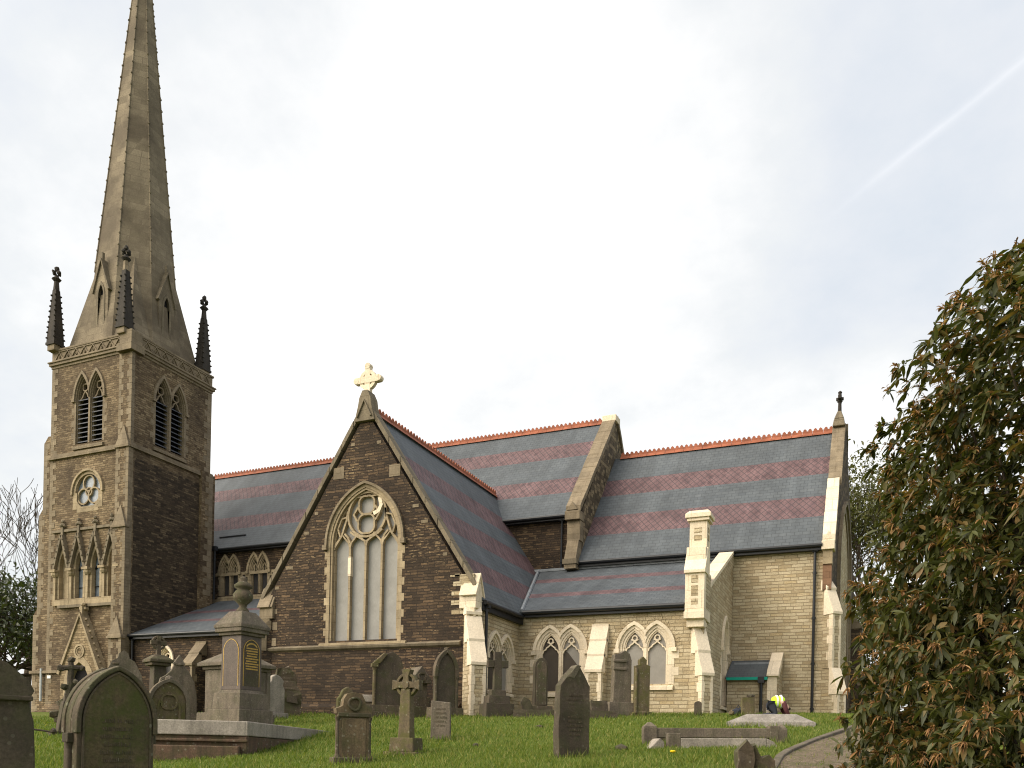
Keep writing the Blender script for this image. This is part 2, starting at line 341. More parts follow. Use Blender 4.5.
def weathered(name, c, moss=(.05, .06, .02), ma=.4, dark=(.03, .027, .022), da=.4, lichen=.28, rough=.9, bs=.35):
    """old gravestone: grain, vertical run-off streaks, algae from the ground up and lichen spots"""
    m, t = newmat(name); tc = t.n('ShaderNodeTexCoord'); P0 = tc.outputs['Object']; rnd = t.n('ShaderNodeObjectInfo').outputs['Random']
    P = t.vm('ADD', P0, t.comb(t.m('MULTIPLY', rnd, 37.), t.m('MULTIPLY', rnd, 91.), t.m('MULTIPLY', rnd, 13.)))
    x, y, z = t.sep(P)
    n1 = t.noise(P, 2.1, 5, .62); n2 = t.noise(P, 34., 4, .7); st = t.noise(t.comb(t.m('MULTIPLY', x, 7.), t.m('MULTIPLY', y, 7.), t.m('MULTIPLY', z, .9)), 1.1, 5, .62)
    col = t.mix(1., c, t.ramp(n1, [(.3, .72), (.7, 1.18)]), 'MULTIPLY')
    col = t.mix(1., col, t.ramp(n2, [(.3, .68), (.7, 1.3)]), 'MULTIPLY')
    col = t.mix(t.m('MULTIPLY', t.ramp(st, [(.44, 0.), (.64, 1.)]), da), col, dark)
    mo = t.noise(t.vm('ADD', P, (5, 5, 5)), 3.4, 6, .66)
    col = t.mix(t.m('MULTIPLY', t.ramp(mo, [(.44, 0.), (.62, 1.)]), ma), col, moss)
    vo = t.n('ShaderNodeTexVoronoi', i_Scale=9.); t.set(vo.inputs['Vector'], P)
    sp = t.m('MULTIPLY', t.m('LESS_THAN', t.m('ADD', vo.outputs['Distance'], t.m('MULTIPLY', n2, .25)), .30), lichen)
    col = t.mix(sp, col, (.34, .33, .25))
    fin(t, col, rough, t.m('ADD', n2, t.m('MULTIPLY', n1, .8)), bs, .02, .25)
weathered('dark_stone', (.105, .08, .055), ma=.55, da=.45)
weathered('mossy_stone', (.13, .10, .06), moss=(.085, .085, .022), ma=.7, da=.35)
weathered('brown_stone', (.16, .115, .068), ma=.45, da=.4)
weathered('grey_stone', (.15, .122, .092), ma=.25, da=.35, lichen=.2)
weathered('mid_granite', (.25, .225, .20), ma=.12, da=.25, lichen=.1)
weathered('pale_granite', (.31, .272, .232), ma=.12, da=.2, lichen=.1)
weathered('black_grave', (.078, .061, .044), ma=.35, da=.35, lichen=.1)
weathered('green_face', (.10, .077, .042), moss=(.055, .068, .015), ma=.75, da=.4, lichen=.05)
weathered('brick_steps', (.12, .075, .05), ma=.4, da=.5)
weathered('polished_granite', (.10, .075, .062), ma=.08, da=.2, lichen=.03, rough=.5, bs=.1)
plain('gold_leaf', (.46, .29, .055), .45, .5, .25)
plain('bark', (.06, .045, .032), .95, .2, var=.4, sc=4.)
plain('hi_vis', (.52, .78, .03), .7); plain('reflective', (.72, .74, .70), .4); plain('navy_cloth', (.03, .033, .045), .9); plain('maroon_cloth', (.075, .024, .028), .9); plain('skin', (.50, .30, .22), .6); plain('dark_hair', (.03, .02, .015), .8); plain('yellow_flower', (.75, .52, .01), .7)
def leafmat(name, a, b, c=None, rough=.45, tr=.25):
    m, t = newmat(name); ge = t.n('ShaderNodeNewGeometry'); r = ge.outputs['Random Per Island']
    col = t.ramp(r, [(0., a), (.75, b), (1., c or b)])
    t.set(t.b.inputs['Base Color'], col); t.set(t.b.inputs['Roughness'], rough); t.set(t.b.inputs['Specular IOR Level'], .35)
    tl = t.n('ShaderNodeBsdfTranslucent'); t.set(tl.inputs[0], t.mix(1., col, (1.2, 1.3, .5), 'MULTIPLY')); mx = t.n('ShaderNodeMixShader', i_Fac=tr)
    t.nt.links.new(t.b.outputs[0], mx.inputs[1]); t.nt.links.new(tl.outputs[0], mx.inputs[2])
    o = [n for n in t.nt.nodes if n.type == 'OUTPUT_MATERIAL'][0]; t.nt.links.new(mx.outputs[0], o.inputs[0])
leafmat('rhodo_leaf', (.032, .038, .012), (.082, .088, .024), (.17, .10, .035), .5, .32)
leafmat('dead_bloom', (.15, .075, .03), (.30, .16, .065), (.42, .27, .13), .8)
leafmat('evergreen_leaf', (.022, .032, .012), (.062, .075, .028))
leafmat('spring_leaf', (.06, .065, .02), (.12, .12, .04))
leafmat('grass_blade', (.066, .112, .014), (.155, .20, .033), (.30, .26, .09), .7, .35)
m, t = newmat('grass_ground'); P = t.n('ShaderNodeNewGeometry').outputs['Position']
n = t.noise(P, .5, 6, .6); n2 = t.noise(P, 9., 5, .7)
col = t.mix(n2, (.05, .08, .012), (.125, .155, .028)); col = t.mix(t.m('MULTIPLY', t.ramp(n, [(.5, 0.), (.68, 1.)]), .5), col, (.14, .13, .04)); fin(t, col, .95, n2, .6, .05, .1)
m, t = newmat('gravel'); P = t.n('ShaderNodeNewGeometry').outputs['Position']
vo = t.n('ShaderNodeTexVoronoi', i_Scale=30.); t.set(vo.inputs['Vector'], P); n = t.noise(P, 2., 5, .6)
col = t.mix(t.sep(vo.outputs['Color'])[0], (.085, .065, .045), (.22, .175, .125)); col = t.mix(t.m('MULTIPLY', t.ramp(n, [(.48, 0.), (.66, 1.)]), .5), col, (.085, .09, .035)); fin(t, col, .95, vo.outputs['Distance'], .8, .03, .1)
# ------------------------------------------------------------------ the church
church = thing('church', 'stone parish church with tall spire and blue and purple banded slate roofs', 'church', (-16.95, 25.1, 1.1))
def part(mb, name, mat, parent=None, **k): return mb.build(name, mat, parent or church, world=True, **k)
FS = lambda y: frame((0, y, 0), (1, 0, 0), (0, -1, 0))
FE = lambda x: frame((x, 0, 0), (0, 1, 0), (1, 0, 0))
FW = lambda x: frame((x, 0, 0), (0, 1, 0), (-1, 0, 0))
Yg, Ya, Yc = 25.1, 28.95, 35.0
XL, XR, XC = -21.35, -12.5, -16.95        # transept
TX0, TX1, TY0, TY1 = -38.4, -32.85, 28.95, 34.08   # tower

def window(F, lights, zb, zs, rise, stone, pane, jamb=.12, hood=.09, depth=.22, sill=.18, head='cusp', wall=None, panes=None, name='window', stops=True):
    """pointed lights side by side under hood moulds; every light has its own pane and tracery"""
    us = sorted(lights); cut = []
    fr = MB(F); hd = MB(F); tr = MB(F); pn = {}
    for i, (uc, w) in enumerate(us):
        lo = (us[i - 1][0] + us[i - 1][1] + uc - w) / 2 if i else -99
        hi = (uc + w + us[i + 1][0] - us[i + 1][1]) / 2 if i < len(us) - 1 else 99
        O = lambda tt, z0=zb: outline(w, z0, zs, rise, tt, 9, uc, lo, hi)
        cut.append(MB(F).prism(O(jamb - .02), -depth - .06, .5))
        fr.ring(O(jamb), O(jamb * .55), -depth * .8, .012); fr.ring(O(jamb * .55), O(jamb * .2), -depth * .85, -depth * .22); fr.ring(O(jamb * .2), O(0), -depth - .03, -depth * .5)
        hd.ring(O(jamb + hood, zs), O(jamb, zs), .0, .085)
        if stops:
            if i == 0: hd.box(uc - w - jamb - hood - .05, uc - w - jamb + .02, 0, .12, zs - .13, zs + .01)
            if i == len(us) - 1: hd.box(uc + w + jamb - .02, uc + w + jamb + hood + .05, 0, .12, zs - .13, zs + .01)
        p = (panes or {}).get(i, pane)
        if callable(p): p(F, O, depth, pn)
        else: pn.setdefault(p, MB(F)).prism(O(-.005), -depth - .05, -depth - .015)
        n0, n1 = -depth, -depth * .5
        if head == 'cusp':
            apex = zs + math.sqrt(max(0, ((w * w + rise * rise) / (2 * w)) ** 2 - (w - (w * w + rise * rise) / (2 * w)) ** 2))
            h = apex - zs; a = zs + .33 * h
            for sg in (-1, 1):
                tr.strip([(uc + sg * w, zs - .12 * h), (uc + sg * w * .86, zs + .06 * h), (uc + sg * w * .62, zs + .12 * h), (uc + sg * w * .5, zs + .24 * h), (uc + sg * w * .28, zs + .31 * h), (uc, zs + .44 * h), (uc - sg * w * .22, zs + .54 * h), (uc - sg * w * .40, zs + .58 * h)], .045, n0, n1)
            tr.strip(circ(uc, zs + .66 * h, w * .27), .04, n0, n1, True)
        elif head == 'belfry':
            tr.strip([(uc - w, zs), (uc - w * .5, zs + .16), (uc - w * .35, zs + .3), (uc, zs + .42), (uc + w * .35, zs + .3), (uc + w * .5, zs + .16), (uc + w, zs)], .07, n0, n1)
            tr.strip(foil(uc, zs + .62, w * .52), .06, n0, n1, True)
        elif head == 'trefoil':
            tr.strip([(uc - w, zs - .05), (uc - w * .4, zs + .08), (uc - w * .55, zs + .25), (uc, zs + rise * .7), (uc + w * .55, zs + .25), (uc + w * .4, zs + .08), (uc + w, zs - .05)], .07, n0, n1)
    if sill:
        l, r = us[0][0] - us[0][1] - jamb, us[-1][0] + us[-1][1] + jamb
        fr.add([(l - .06, -.1, zb - sill), (r + .06, -.1, zb - sill), (r + .06, .10, zb - sill), (l - .06, .10, zb - sill), (l - .06, -depth - .04, zb + .02), (r + .06, -depth - .04, zb + .02), (r + .06, .10, zb - sill * .45), (l - .06, .10, zb - sill * .45)],
               [(3, 2, 1, 0), (4, 5, 6, 7), (0, 1, 5, 4), (1, 2, 6, 5), (2, 3, 7, 6), (3, 0, 4, 7)])
        # toothed jamb stones
        z = zb; k = 0
        while z < zs - .2:
            wd = .24 if k % 2 else .08
            fr.box(l - wd, l - .002, 0, .009, z, z + .29); fr.box(r + .002, r + wd, 0, .009, z, z + .29); z += .3; k += 1
    wn = part(fr, name, stone)
    part(hd, 'hood_mould', stone, wn)
    if tr.v: part(tr, 'tracery', stone, wn)
    for mat, mb in pn.items(): part(mb, 'pane', mat, wn)
    return wn, cut

def weathering(F, steps, u0, u1, mat, parent):
    """overlapping sloped slabs: steps = [(n0, z0), (n1, z1)...] from top to bottom"""
    mb = MB(F)
    (na, za), (nb, zb2) = steps; k = max(1, round(math.hypot(nb - na, zb2 - za) / .7))
    for i in range(k):
        a = i / k; b = (i + 1) / k
        p = (na + (nb - na) * a, za + (zb2 - za) * a); q = (na + (nb - na) * b + .04, za + (zb2 - za) * b)
        q = (q[0] + .02, q[1]); mb.prism([(p[0] - .12, p[1]), (p[0] + .01, p[1]), q, (q[0] - .01, q[1] - .10), (p[0] - .12, q[1] - .10)], u0 - .035, u1 + .035, 'u')
    part(mb, 'weathering', 'coping_stone' if mat == 'new_ashlar' else mat, parent, bevel=.008)
def buttress(F, u0, u1, zg, prof, wall, dress, wmat=None, strips=True):
    """prof: list of (projection, z_low, z_high) from the ground up; sloped weatherings between"""
    body = MB(F); st = MB(F); slopes = []
    for i, (n, za, zb2) in enumerate(prof):
        body.box(u0, u1, -.3, n, za, zb2)
        nn = prof[i + 1][0] if i + 1 < len(prof) else 0.0
        zt = prof[i + 1][1] if i + 1 < len(prof) else zb2 + (n - nn) * 1.5
        body.prism([(-.3, zb2 - .001), (n - .002, zb2 - .001), (nn, zt - .02), (-.3, zt - .02)], u0 + .001, u1 - .001, 'u'); slopes.append(((nn, zt), (n, zb2)))
        if strips:
            wd = (u1 - u0) * .27; z = za; k = 0
            while z < zb2 - .1:
                h = min(.32, zb2 - z); e = wd * (1.0 if k % 2 else .72)
                st.box(u0 - .006, u0 + e, n - (.30 if k % 2 else .2), n + .008, z + .003, z + h - .003); st.box(u1 - e, u1 + .006, n - (.30 if k % 2 else .2), n + .008, z + .003, z + h - .003); z += h; k += 1
    b = part(body, 'buttress', wall)
    if st.v: part(st, 'quoins', dress, b)
    for a, c in slopes: weathering(F, [a, c], u0, u1, wmat or dress, b)
    return b
def quoins(F, u, d, z0, z1, mat, parent=None, h=.3, a=.3, b=.55, n=.012):
    mb = MB(F); z = z0; k = 0
    while z < z1 - .05:
        w = a if k % 2 else b; hh = min(h, z1 - z) - .008
        w *= random.uniform(.9, 1.1); mb.box(min(u, u + d * w), max(u, u + d * w), -.1, n, z, z + hh); z += h; k += 1
    return part(mb, 'quoins', mat, parent)
def gutter(pts, parent, r=.075):
    mb = MB(); mb.tube(pts, r, 8); a, b = Vector(pts[0]), Vector(pts[-1])
    return part(mb, 'gutter', 'black_iron', parent)
def drainpipe(x, y, z0, z1, parent=None, mat='black_iron', r=.055):
    mb = MB(); mb.tube([(x, y, z0), (x, y, z1)], r, 8)
    z = z0 + .3
    while z < z1: mb.tube([(x, y, z), (x, y, z + .09)], r * 1.45, 8); z += 1.8
    mb.box(x - .12, x + .12, y - .1, y + .1, z1 - .04, z1 + .2)
    return part(mb, 'drainpipe', mat, parent)
def slab(pts, th, name, mat, parent=None):
    """roof slab from a planar polygon (given on its top surface)"""
    P = [Vector(p) for p in pts]; n = (P[1] - P[0]).cross(P[2] - P[0]).normalized()
    if n.z < 0: n = -n
    k = len(P); mb = MB(); mb.add([tuple(p) for p in P] + [tuple(p - n * th) for p in P], [tuple(range(k)), tuple(range(k, 2 * k))[::-1]] + [(i, (i + 1) % k, k + (i + 1) % k, k + i) for i in range(k)])
    return part(mb, name, mat, parent)
def ridge(a, b, parent, cut=.28, gap=.02):
    """terracotta ridge tiles with a pierced crest"""
    A, B = Vector(a), Vector(b); L = (B - A).length; d = (B - A) / L; s = Vector((-d.y, d.x, 0)); mb = MB(); n = int(L / .45)
    F = Matrix(((d.x, s.x, 0, A.x), (d.y, s.y, 0, A.y), (0, 0, 1, A.z), (0, 0, 0, 1))); mb.F = F
    for i in range(n):
        u0 = L * i / n; u1 = L * (i + 1) / n - .012
        mb.prism([(-.17, -.15), (0, .055), (.17, -.15), (.14, -.15), (0, .0), (-.14, -.15)], u0, u1, 'u')
        mb.box(u0, u1, -.022, .022, .03, .12)
        for q in range(2):
            c = u0 + (q + .5) * (u1 - u0) / 2; mb.prism([(c - .07, .12), (c + .07, .12), (c + .075, .17), (c, .235), (c - .075, .17)], -.02, .02, 'n')
    return part(mb, 'ridge_tiles', 'terracotta', parent)

# --- transept -------------------------------------------------------------------------------
zE, zR = 5.05, 12.1; sl = (zR - zE) / (XC + 12.3 + (-XC) * 0 - 0) if False else 1.516
tw = MB(); zw = zR - sl * (XC - XL) * -1 if False else zR - sl * (XR - XC) - .12
tw.F = FS(Yg); tw.prism([(XL, .4), (XR, .4), (XR, zw), (XC, zR - .1), (XL, zw)], -(Yc - Yg - .02), 0)
trans = part(tw, 'transept_wall', 'black_stone')
# the side wall facing the chancel aisle was rebuilt in new stone: a facing 4 cm thick
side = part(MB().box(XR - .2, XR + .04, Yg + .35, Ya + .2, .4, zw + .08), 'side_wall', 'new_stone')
gw, gspr, gapex = 1.36, 7.3, 9.17
WO = lambda tt, z0=3.8: outline(gw, z0, gspr, gapex - gspr, tt, 16, -16.92)
F = FS(Yg); carve(trans, [MB(F).prism(WO(.1), -.42, .5)])
fr = MB(F); fr.ring(WO(.22, 3.66), WO(.10, 3.66), -.1, .012); fr.ring(WO(.12, 3.66), WO(.02, 3.66), -.14, -.02); fr.ring(WO(.05), WO(-.03), -.26, -.13)
fr.add([(-18.75, -.3, 3.62), (-15.08, -.3, 3.62), (-15.08, .1, 3.62), (-18.75, .1, 3.62), (-18.75, -.38, 3.84), (-15.08, -.38, 3.84), (-15.08, .1, 3.70), (-18.75, .1, 3.70)], [(3, 2, 1, 0), (4, 5, 6, 7), (0, 1, 5, 4), (1, 2, 6, 5), (2, 3, 7, 6), (3, 0, 4, 7)])
z = 3.72; k = 0
while z < 7.2:
    e = .12 if k % 2 else .02
    fr.box(-18.50 - e, -18.48, 0, .010, z, z + .27); fr.box(-15.36, -15.34 + e, 0, .010, z, z + .27); z += .28; k += 1
gwin = part(fr, 'great_window', 'buff_ashlar')
hd = MB(F).ring(WO(.31, gspr), WO(.22, gspr), .0, .1); hd.box(-18.66, -18.48, 0, .14, gspr - .17, gspr); hd.box(-15.36, -15.18, 0, .14, gspr - .17, gspr); part(hd, 'hood_mould', 'old_ashlar', gwin)
part(MB(F).prism(WO(.02), -.32, -.24), 'pane', 'pale_sheeting', gwin)
tr = MB(F); c0 = -16.92; n0, n1 = -.235, -.09
for u in (-.68, 0, .68): tr.box(c0 + u - .042, c0 + u + .042, n0, n1, 3.8, 7.35)
for u in (-1.02, -.34, .34, 1.02): tr.strip([(c0 + u - .34, 7.15), (c0 + u - .28, 7.36), (c0 + u - .14, 7.5), (c0 + u, 7.66), (c0 + u + .14, 7.5), (c0 + u + .28, 7.36), (c0 + u + .34, 7.15)], .06, n0, n1)
tr.strip(circ(c0 + .02, 8.33, .80, 32), .08, n0, n1, True)
for cz, r in ((8.67, .36), (7.99, .38)): tr.strip(foil(c0, cz, r), .065, n0, n1, True)
for sg in (-1, 1):
    tr.strip([(c0 + sg * .68, 7.35), (c0 + sg * .78, 7.55), (c0 + sg * .92, 7.7)], .07, n0, n1)
    tr.strip([(c0, 7.35), (c0 + sg * .25, 7.5), (c0 + sg * .5, 7.62), (c0 + sg * .68, 7.75)], .07, n0, n1)
    tr.strip([(c0 + sg * 1.33, 7.25), (c0 + sg * 1.05, 7.62), (c0 + sg * .84, 8.2), (c0 + sg * .8, 8.5)], .07, n0, n1)
    tr.strip([(c0 + sg * 1.12, 7.6), (c0 + sg * 1.22, 7.9), (c0 + sg * 1.06, 8.25), (c0 + sg * .83, 8.3)], .06, n0, n1)
    tr.strip([(c0 + sg * .36, 8.62), (c0 + sg * .55, 8.35), (c0 + sg * .38, 8.1)], .07, n0, n1)
    tr.strip([(c0 + sg * .22, 8.98), (c0 + sg * .5, 8.98)], .05, n0, n1)
trc = part(tr, 'tracery', 'buff_ashlar', gwin)
nt = MB(F).strip([(c0 + .30, 8.33), (c0 + .52, 8.42), (c0 + .62, 8.62), (c0 + .55, 8.9)], .14, n0, n1 + .015); nt.box(c0 - .74, c0 - .62, n0, n1 + .012, 6.15, 6.85)
tag(part(nt, 'tracery', 'new_ashlar', gwin), 'new pale stone let into the old tracery')
# string course, plinth, quoins
st = MB(F).prism([(0, 3.45), (.10, 3.50), (.14, 3.58), (0, 3.66)], XL - .05, -12.95, 'u'); part(st, 'string_course', 'grey_coping')
pl = MB(F).prism([(-.02, .4), (.22, .4), (.22, 1.38), (.02, 1.52), (-.02, 1.52)], XL - .1, -12.9, 'u'); part(pl, 'plinth', 'black_stone')
part(MB(F).box(XL + .3, XL + 1.6, 0, .26, 1.3, 1.42), 'plinth', 'old_ashlar')
q1 = quoins(F, XL, 1, 3.7, 5.1, 'old_ashlar', a=.3, b=.6); q2 = quoins(F, XR, -1, 4.55, 5.9, 'new_stone', h=.16, a=.55, b=.85)
# scattered light blocks below the copings
for sg in (-1, 1):
    mb = MB(F)
    for i in (0, 1, 3, 4, 6, 8):
        z = 5.9 + i * .62 + random.uniform(-.1, .1); u = (zR - .35 - z) / sl; w = random.uniform(.12, .34) if i != 6 else .45
        part(MB(F).box(min(XC + sg * (u - w), XC + sg * u), max(XC + sg * (u - w), XC + sg * u), -.1, .012, z, z + (.11 if i != 6 else .42)), 'patch_stone', 'old_ashlar')
# gable copings, kneelers, cross
cp = MB(F)
for sg in (-1, 1):
    n = 9; dx = (XR - XC) + .12
    for i in range(n):
        a = i / n; b = (i + 1) / n - .004; P = lambda q, e: (XC + sg * dx * q, zR + .38 - sl * dx * q + e)
        cp.prism([P(a, 0), P(b, 0), P(b, -.27), P(a, -.27)], -.36, .07 + .006 * (i % 2))
coping = part(cp, 'gable_coping', 'grey_coping', bevel=.012)
ap = MB(F).prism([(XC - .42, 11.62), (XC + .42, 11.62), (XC + .28, 12.2), (XC + .24, 12.45), (XC + .11, 12.72), (XC - .11, 12.72), (XC - .24, 12.45), (XC - .28, 12.2)], -.34, .14)
ap.strip([(XC - .3, 11.75), (XC, 12.35), (XC + .3, 11.75)], .07, .13, .2)
part(ap, 'apex_stone', 'grey_coping', coping, bevel=.03)
cr = MB(F); cz = 13.17; cx = XC - .03; n0, n1 = -.22, -.04
cr.box(cx - .12, cx + .12, n0, n1, 12.68, 13.67, .015); cr.box(cx - .46, cx + .46, n0 - .006, n1 + .006, cz - .12, cz + .12)
for (u, z) in ((cx - .47, cz), (cx + .47, cz), (cx, 13.66)): cr.prism(circ(u, z, .12, 10), n0 - .01, n1 + .012)
cr.strip(circ(cx, cz, .29, 24), .13, n0 + .015, n1 - .015, True)
part(cr, 'cross', 'new_ashlar', coping, bevel=.012)
def kneeler(x, sg, mat):
    k = MB(FE(x) if sg > 0 else FW(x)); u0, u1 = Yg - .12, Yg + .42; um = (u0 + u1) / 2
    k.prism([(u0, 4.72), (u1, 4.72), (u1, 5.15), (u1 + .06, 5.15), (um, 5.88), (u0 - .06, 5.15), (u0, 5.15)], -.5, .12)
    k.prism([(u0 + .08, 4.45), (u1 - .05, 4.45), (u1, 4.75), (u0, 4.75)], -.35, .07)
    k.strip([(u0 - .07, 5.13), (um, 5.90), (u1 + .07, 5.13)], .08, -.4, .17)
    part(k, 'kneeler', mat, bevel=.012)
kneeler(XR + .02, 1, 'new_ashlar'); kneeler(XL - .02, -1, 'old_ashlar')
# corner buttress in new stone, set on the gable front
q2_ = math.sqrt(.5)
buttress(frame((XR - .08, Yg + .08, 0), (q2_, q2_, 0), (q2_, -q2_, 0)), -.25, .25, .5, [(.80, .5, 2.85), (.16, 4.45, 4.6)], 'new_stone', 'new_ashlar')
buttress(frame((XL + .08, Yg + .08, 0), (q2_, -q2_, 0), (-q2_, -q2_, 0)), -.28, .28, .5, [(.8, .5, 2.9), (.16, 4.3, 4.4)], 'black_stone', 'old_ashlar')
# roof
zr0 = zR + .02
troof = slab([(XC, Yg + .34, zr0), (XC, Yc + 1.25, zr0), (XR + .2, Yc + 1.25, zr0 - sl * (XR + .2 - XC)), (XR + .2, Yg + .34, zr0 - sl * (XR + .2 - XC))], .12, 'transept_roof', 'transept_slate')
slab([(XC, Yg + .34, zr0), (XC, Yc + 1.25, zr0), (XL - .2, Yc + 1.25, zr0 - sl * (XC - XL + .2)), (XL - .2, Yg + .34, zr0 - sl * (XC - XL + .2))], .12, 'transept_roof', 'transept_slate')
ridge((XC, Yg + .3, zr0 + .06), (XC, Yc + 1.2, zr0 + .06), troof)
gutter([(XR + .26, Yg + .35, 4.98), (XR + .26, Ya - .25, 4.98)], troof, .085)
part(MB().box(XR + .03, XR + .2, Yg + .35, Ya, 4.72, 4.98), 'fascia', 'black_iron', troof)
drainpipe(XR + .2, Yg + .62, .9, 4.85)
wn, cut = window(FE(XR + .04), [(26.72, .37), (27.72, .37)], 2.1, 3.30, .58, 'new_ashlar', 'grey_sheeting', jamb=.2, hood=.11, depth=.12, panes={0: 'dark_pane'})
carve(side, cut); carve(trans, [MB(FE(XR)).box(26.1, 28.4, -.5, .1, 1.9, 4.35)])

# --- chancel aisle (right of the transept) -----------------------------------------------------
XE = -5.5; zA0, zA1 = 5.2, 8.08; sa = (zA1 - zA0) / (Yc - Ya + .2)
aw = MB(FE(XE)).prism([(Ya, .4), (Yc - .02, .4), (Yc - .02, zA1 - .12), (Ya, zA0 - .05)], -(XE - XR) - .0, 0)
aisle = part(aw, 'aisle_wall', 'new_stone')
ar = slab([(-14.6, Ya - .22, zA0 - .0), (XE - .42, Ya - .22, zA0), (XE - .42, Yc - .0, zA1 + .01), (-14.6, Yc, zA1 + .01)], .11, 'aisle_roof', 'aisle_slate')
gutter([(XR + .3, Ya - .29, zA0 - .07), (-6.15, Ya - .29, zA0 - .07)], ar, .085); part(MB().box(XR + .3, -6.15, Ya - .21, Ya - .02, zA0 - .24, zA0 - .06), 'fascia', 'black_iron', ar)
part(MB().box(-14.5, XE - .4, Yc - .16, Yc - .01, zA1 - .04, zA1 + .075), 'flashing', 'lead', ar)
fl = MB(); va = Vector((-12.32, Ya - .2, 5.11)); vb = Vector((-14.2, Yc, 8.06)); fl.tube([va + Vector((.05, -.05, .1)), vb + Vector((.05, -.05, .06))], .07, 6); part(fl, 'valley_lead', 'lead', ar)
def halfpane(F, O, depth, pn):
    o = O(-.005); n = -depth - .05
    pn.setdefault('grey_sheeting', MB(F)).prism(o, n, -depth - .017)
    u0, u1 = o[0][0], o[-1][0]; pn.setdefault('dark_pane', MB(F)).prism([(u0 + .002, 2.25), (u1 - .002, 2.25), (u1 - .002, 3.05), (u0 + .18, 3.62), (u0 + .002, 3.75)], -depth - .02, -depth - .012)  # dark lower part with a sloping top, laid over the grey pane
FAi = FS(Ya); cuts = []
for c, pp in ((-10.78, {0: 'dark_pane', 1: halfpane}), (-7.56, {})):
    wn, cut = window(FAi, [(c - .41, .325), (c + .41, .325)], 2.2 if c < -9 else 2.42, 3.68, .60, 'new_ashlar', 'grey_sheeting', jamb=.23, hood=.12, depth=.12, sill=.22, panes=pp); cuts += cut
    # ring of narrow arch stones round the hoods
    rl = MB(FAi)
    for uc in (c - .41, c + .41):
        for i, (u, z) in enumerate(outline(.325, 3.7, 3.68, .60, .47, 11, uc)):
            if z < 3.8 or (uc < c) != (u < c): continue
            a = math.atan2(z - 3.6, u - uc); d = Vector((math.cos(a), math.sin(a))); p = Vector((u, z))
            rl.strip([tuple(p - d * .085), tuple(p + d * .085)], .11, -.05, .006)
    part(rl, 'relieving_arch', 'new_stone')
carve(aisle, cuts)
buttress(FAi, -9.52, -8.95, .5, [(.75, .5, 2.9), (0., 4.62, 4.62)], 'new_stone', 'new_ashlar')
# east end: buttress, flue turret and raised coping
buttress(frame((XE - .26, Ya + .1, 0), (q2_, q2_, 0), (q2_, -q2_, 0)), -.22, .22, .5, [(.68, .5, 2.75), (.15, 4.35, 4.5)], 'new_stone', 'new_ashlar')
tu = MB().box(-6.1, -5.44, Ya - .42, Ya + .75, 4.6, 6.3); tu.box(-6.1, -5.44, Ya - .30, Ya + .5, 6.3, 7.1); tu.box(-6.06, -5.46, Ya - .05, Ya + .5, 7.1, 8.05); tu.box(-6.12, -5.42, Ya - .48, Ya + .2, 4.62, 4.86); tu.box(-6.05, -5.46, Ya - .3, Ya + .1, 4.35, 4.63)
turret = part(tu, 'turret', 'new_ashlar', bevel=.01)
tp = MB().box(-5.99, -5.53, Ya + .55, Ya + 1.3, 4.5, 6.4); part(tp, 'turret_back', 'new_stone', turret)
pn2 = MB()
for (z0, z1) in ((7.38, 7.56), (7.64, 7.82)): pn2.box(-5.90, -5.64, Ya - .058, Ya - .04, z0, z1)
for (z0, z1) in ((5.1, 5.3), (5.4, 5.75), (5.85, 6.1)): pn2.box(-5.89, -5.66, Ya - .428, Ya - .4, z0, z1)
for (z0, z1) in ((7.4, 7.6), (7.68, 7.85)): pn2.box(-5.47, -5.452, Ya + .08, Ya + .36, z0, z1)
pn2.box(-5.45, -5.432, Ya - .1, Ya + .7, 5.0, 6.2)
part(pn2, 'stone_panel', 'new_stone', turret)
weathering(FS(Ya), [(.02, 7.12), (.46, 6.28)], -6.1, -5.44, 'new_ashlar', turret)
cpn = MB().box(-6.14, -5.38, Ya - .13, Ya + .58, 8.05, 8.16, -.0); cpn.box(-6.2, -5.32, Ya - .19, Ya + .64, 8.16, 8.3); cpn.box(-6.2, -5.32, Ya - .19, Ya + .64, 8.3, 8.42, .12, .12); part(cpn, 'turret_cap', 'new_ashlar', turret, bevel=.012)
lc = MB(FE(XE)).prism([(Ya + .6, zA0 + .55), (Yc, zA1 + .22), (Yc, zA1 + .02 - .3), (Ya + .6, zA0 - .0)], -.5, .03); part(lc, 'coping_wall', 'new_stone')
lc = MB(FE(XE)).prism([(Ya + .55, zA0 + .72), (Yc - .02, zA1 + .36), (Yc - .02, zA1 + .23), (Ya + .55, zA0 + .56)], -.52, .06); part(lc, 'aisle_coping', 'new_ashlar')
wn, cut = window(FE(XE), [(33.2, .42)], 1.9, 4.1, .95, 'new_ashlar', 'dark_pane', jamb=.2, hood=.1, depth=.25); carve(aisle, cut)

# --- chancel -------------------------------------------------------------------------------------
cz0, cz1 = 8.42, 14.62; CXn, CXf, CYf = -1.78, -1.15, 45.0
cw = MB(); P0 = [(-12.3, .5), (CXn, .5)]
def gx(y): return CXn + (CXf - CXn) * (y - Yc) / (CYf - Yc)
pts = []; 
prof = [(Yc, .5), (CYf, .5), (CYf, cz0), ((Yc + CYf) / 2, cz1 - .05), (Yc, cz0)]
cw.add([(-12.3, y, z) for y, z in prof] + [(gx(y), y, z) for y, z in prof], [(4, 3, 2, 1, 0), (5, 6, 7, 8, 9)] + [(i, (i + 1) % 5, 5 + (i + 1) % 5, 5 + i) for i in range(5)])
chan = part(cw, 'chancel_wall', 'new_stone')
dE = Vector((gx(45) - gx(35), 10, 0)).normalized(); NE = Vector((dE.y, -dE.x, 0))
FG = frame((CXn, Yc, 0), dE, NE); LG = Vector((gx(45) - gx(35), 10, 0)).length
